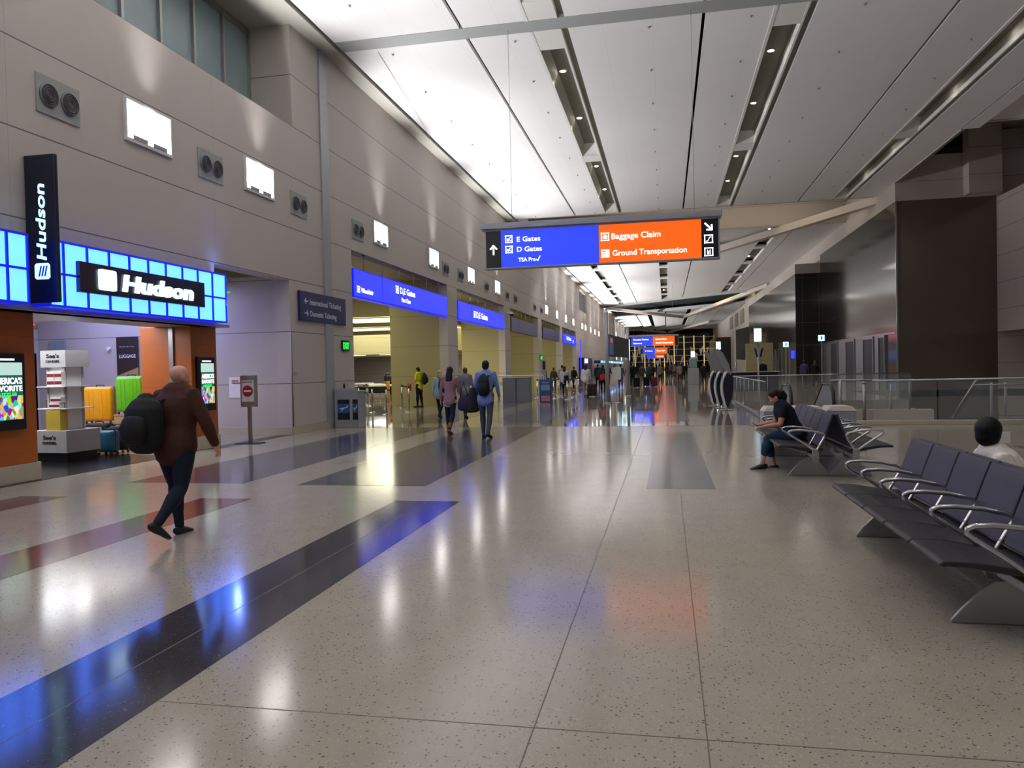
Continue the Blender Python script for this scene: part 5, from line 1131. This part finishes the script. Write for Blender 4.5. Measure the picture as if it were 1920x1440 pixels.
# ================================================================ FLIGHT BOARDS AND POSTS
def tall_post(x, y, h, lab):
    t = thing('steel_column', lab, 'post', (x, y, 0)); MB().cyl((0, 0, 0), (0, 0, h), .085, n=16).obj('tube', M['frame_grey'], t); MB().lathe([(.14, 0), (.14, .03), (.09, .05)]).obj('collar', M['steel'], t)
tall_post(-2.50, 33.2, 3.9, 'nearest tall steel column carrying the flight information board'); tall_post(-1.98, 40.6, 3.6, 'second tall steel column, right end of the flight information board')
t = thing('flight_board', 'long flight information board seen edge-on between two steel columns', 'display board', (-2.25, 36.8, 1.97), world=True)
MB().prism([(-2.47, 33.25, 2.0), (-2.41, 33.25, 2.0), (-1.91, 40.5, 2.0), (-1.97, 40.5, 2.0)], (0, 0, .96)).obj('case', M['black'], t)
fb = mat('flight_list', (20, 50, 90), .3, emit=(26, 70, 120), es=.5); fr2 = mat('flight_list_red', (190, 60, 50), .3, emit=(210, 70, 50), es=.8)
for i in range(5):
    a = Vector((-2.405, 33.35+1.43*i, 2.08)); d_ = Vector((.5, 7.25, 0)).normalized()*1.3
    sc_ = MB().prism([a, a+d_, a+d_+EZ*.8, a+EZ*.8], (.006, -.0004, 0)).obj('screen', fb, t)
    if i in (0, 3): MB().prism([a+d_*.3+EZ*.55+EX*.008, a+d_*.8+EZ*.55+EX*.008, a+d_*.8+EZ*.72+EX*.008, a+d_*.3+EZ*.72+EX*.008], (.003, 0, 0)).obj('red_row', fr2, sc_)
for i, (x, y, l) in enumerate(((-3.9, 62, 'nearer tall white neon frame behind the flight board'), (-4.2, 74, 'farther tall white neon frame behind the flight board'))):
    t = thing('neon_frame', l, 'light', (x, y, 2.1), world=True)
    MB().box(x-.04, x+.04, y, y+.08, 2.1, 4.3).box(x+.72, x+.8, y, y+.08, 2.1, 4.1).box(x, x+.76, y, y+.08, 3.1, 3.3).obj('tubes', M['hud_txt2'], t); MB().box(x-.02, x+.02, y+.02, y+.06, 0, 2.1).box(x+.74, x+.78, y+.02, y+.06, 0, 2.1).obj('posts', M['steel'], t)
t = thing('ticket_counter', 'row of distant ticket counters under a blue-white light strip', 'counter', (-6, 95, 0), world=True)
MB().box(-8.6, -7.8, 95.5, 150, 0, 1.1).obj('counter_block', M['counter'], t); MB().box(-8.8, -8.0, 95.5, 150, 2.0, 2.35).obj('canopy', M['navy'], t)
for i in range(9): MB().box(-7.99, -7.9, 96+5.8*i, 99+5.8*i, 2.04, 2.32).obj('lit_box', M['hud_txt2'] if i % 2 else M['sky_panel'], t)
for i, (y, c_) in enumerate(((87, 0), (92, 1))):
    pass
# second lit shop far down the left wall
t = thing('blue_shop_front', 'small distant blue-lit shop front on the left wall past the portals', 'shop front', (-9.3, 88, 0), world=True)
MB().box(WX, WX+.6, 84.5, 94, 0, 2.6).obj('dark_front', M['navy'], t); MB().box(WX+.6, WX+.66, 85, 88, 2.0, 2.5).obj('white_sign', M['txt'], t); MB().box(WX+.2, WX+.3, 84.4, 84.5, 1.2, 4.6).obj('blue_fin', M['blue_sign2'], t)
t = thing('notice_stand', 'white paper notice on a thin stand just right of the nearest steel column', 'notice', (-2.13, 33.6, 0)); MB().box(-.19, .19, -.01, .01, 1.0, 1.54).obj('paper', M['white'], t); MB().cyl((0, .02, 0), (0, .02, 1.1), .015).lathe([(.14, 0), (.14, .015), (.02, .03)], (0, .02, 0)).obj('stand_post', M['steel'], t)
# ================================================================ FAR END
t = thing('lit_steel_facade', 'far end glass wall with warm-lit vertical steel posts and pale lattice', 'facade', (0, 203, 0), world=True)
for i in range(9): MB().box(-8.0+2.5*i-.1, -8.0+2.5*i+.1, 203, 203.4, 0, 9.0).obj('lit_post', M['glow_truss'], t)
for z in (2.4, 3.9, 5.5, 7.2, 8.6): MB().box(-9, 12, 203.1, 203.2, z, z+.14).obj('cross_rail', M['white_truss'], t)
for i in range(26):
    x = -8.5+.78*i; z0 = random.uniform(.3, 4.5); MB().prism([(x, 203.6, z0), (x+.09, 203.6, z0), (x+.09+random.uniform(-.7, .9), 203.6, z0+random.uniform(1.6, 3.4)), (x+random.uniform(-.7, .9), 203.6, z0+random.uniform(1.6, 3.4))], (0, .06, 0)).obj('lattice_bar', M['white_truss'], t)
MB().box(-9.4, 12, 204.5, 204.6, 0, 11).obj('night_glass', M['night'], t)
# flags of light and hanging lamps on the right
def pend(x, y, z, h, w_, lab):
    t = thing('box_lantern', lab, 'light', (x, y, z), world=True); MB().box(x-w_/2, x+w_/2, y-w_/2, y+w_/2, z, z+h).obj('glowing_box', M['hud_txt'], t, bevel=.05); MB().box(x-w_/2-.03, x+w_/2+.03, y-w_/2-.03, y+w_/2+.03, z-.08, z).obj('bottom_cap', M['frame_grey'], t); MB().box(x-w_/2-.03, x+w_/2+.03, y-w_/2-.03, y+w_/2+.03, z+h, z+h+.06).obj('top_cap', M['frame_grey'], t); MB().cyl((x, y, 0), (x, y, z-.08), .06).obj('stem', M['frame_grey'], t)
pend(5.03, 45, 2.78, .72, .36, 'tall glowing white lantern near the dark check-in area on the right')
pend(6.1, 95, 3.3, .9, .5, 'smaller glowing lantern further off, left of the tall one'); pend(3.6, 110, 2.6, .8, .5, 'tiny glowing lantern beyond the grey pylon')
t = thing('information_pylon', 'grey information pylon with a pale head standing in the far hall', 'pylon', (2.05, 62, 0)); MB().box(-.42, .42, -.2, .2, 0, 1.3).obj('lower_block', M['frame_grey'], t, bevel=.02); MB().box(-.3, .3, -.18, .18, 1.3, 2.1).obj('head_block', M['win_glass'], t, bevel=.08)
t = thing('winged_screen', 'pair of dark blue screens in a V on a post under the glowing lantern', 'screen', (5.0, 44.6, 0), world=True)
MB().prism([(4.78, 44.6, 2.45), (4.92, 44.6, 2.35), (5.0, 44.6, 1.9), (4.9, 44.6, 1.9)], (0, .08, 0)).obj('left_screen', M['navy'], t); MB().prism([(5.3, 44.6, 2.45), (5.16, 44.6, 2.35), (5.06, 44.6, 1.9), (5.16, 44.6, 1.9)], (0, .08, 0)).obj('right_screen', M['black'], t); MB().cyl((5.03, 44.75, 0), (5.03, 44.75, 2.0), .05).obj('post', M['steel'], t)
t = thing('service_desk', 'dark service desk behind the far glass railing', 'desk', (5, 46, 0)); MB().box(-1.6, 1.2, -.4, .4, 0, 1.05).obj('desk_front', M['black'], t, bevel=.02); MB().box(-1.7, 1.3, -.5, .5, 1.05, 1.1).obj('desk_top', M['frame_grey'], t)
struct('wall_service', B(7.2, 9.6, 74, 74.3, 0, 3.4), M['olive'])
t = thing('billboard', 'large pale billboard panel standing on the far right wall', 'billboard', (6.2, 80, 0), world=True); MB().prism([(6.6, 79, 2.0), (6.6, 79, 4.9), (8.8, 88, 5.6), (8.8, 88, 1.9)], (.15, -.05, 0)).obj('panel', M['counter'], t); MB().cyl((6.7, 79, 0), (6.7, 79, 2), .06).cyl((8.8, 87.9, 0), (8.8, 87.9, 2), .06).obj('legs', M['steel'], t)
def lit_sign(x, y, z, s, lab):
    t = thing('lit_cube_sign', lab, 'sign', (x, y, z), world=True); MB().box(x-s/2, x+s/2, y, y+.12, z, z+s).obj('lit_face', M['hud_txt2'], t, bevel=.01); MB().box(x-.02, x+.02, y+.02, y+.06, 0, z).obj('stem', M['frame_grey'], t); MB().box(x-s*.1, x+s*.1, y-.01, y, z+s*.2, z+s*.8).obj('symbol', M['navy'], t)
lit_sign(8.4, 45, 2.72, .32, 'small lit elevator sign left of the glossy granite wall'); lit_sign(6.6, 45.5, 2.45, .28, 'smaller lit sign further left near the second granite block')
for x, z in ((8.4, 3.5), (6.6, 3.2)): pass
# elevators on the glossy granite flank
for i, (y0, y1) in enumerate(((45.1, 46.2), (47.5, 49.6), (52.0, 54.2), (56.8, 58.8))):
    t = thing('elevator_door', 'dark elevator doorway in the glossy granite wall, number %s from the right' % ('one', 'two', 'three', 'four')[i], 'elevator', (11.7, (y0+y1)/2, 0), world=True)
    B(11.64, 11.70, y0, y1, 0, 2.82).obj('door_leaf', M['black'], t); MB().box(11.60, 11.70, y0-.12, y0, 0, 2.95).box(11.60, 11.70, y1, y1+.12, 0, 2.95).box(11.60, 11.70, y0, y1, 2.82, 2.95).obj('steel_frame', M['steel'], t)
struct('trim_40', B(11.66, 11.7, 43.1, 62.7, 2.95, 3.05), M['steel'])
struct('trim_41', MB().box(11.67, 11.7, 46.4, 47.3, 0, 2.95).box(11.67, 11.7, 49.8, 51.8, 0, 2.95).box(11.67, 11.7, 54.4, 56.6, 0, 2.95).box(11.67, 11.7, 59, 62.6, 0, 2.95), M['alu'])
for i in range(3):
    y = 66+4.2*i; t = thing('elevator_door', 'narrow dark elevator doorway in the second granite block, number %s from the right' % ('one', 'two', 'three')[i], 'elevator', (9.85, y, 0), world=True)
    B(9.80, 9.85, y, y+1.7, 0, 2.7).obj('door_leaf', M['black'], t); MB().box(9.77, 9.85, y-.25, y, 0, 2.8).box(9.77, 9.85, y+1.7, y+1.95, 0, 2.8).obj('steel_frame', M['steel'], t)
tag(B(9.79, 9.85, 63.4, 64.9, 1.9, 2.5).obj('blue_screen', M['blue_sign2']), 'small bright blue screen at the near end of the second granite block', 'screen')
light('AREA', 'elevator_lobby_light', (8, 50, 7.5), 110, (1, .95, .88), 3, 8)
light('AREA', 'lower_hall_light', (12, 30, -.8), 22, (1, .95, .85), 5, 5)
# ================================================================ tidy
for o in bpy.data.objects:
    if o.get('_w'): del o['_w']
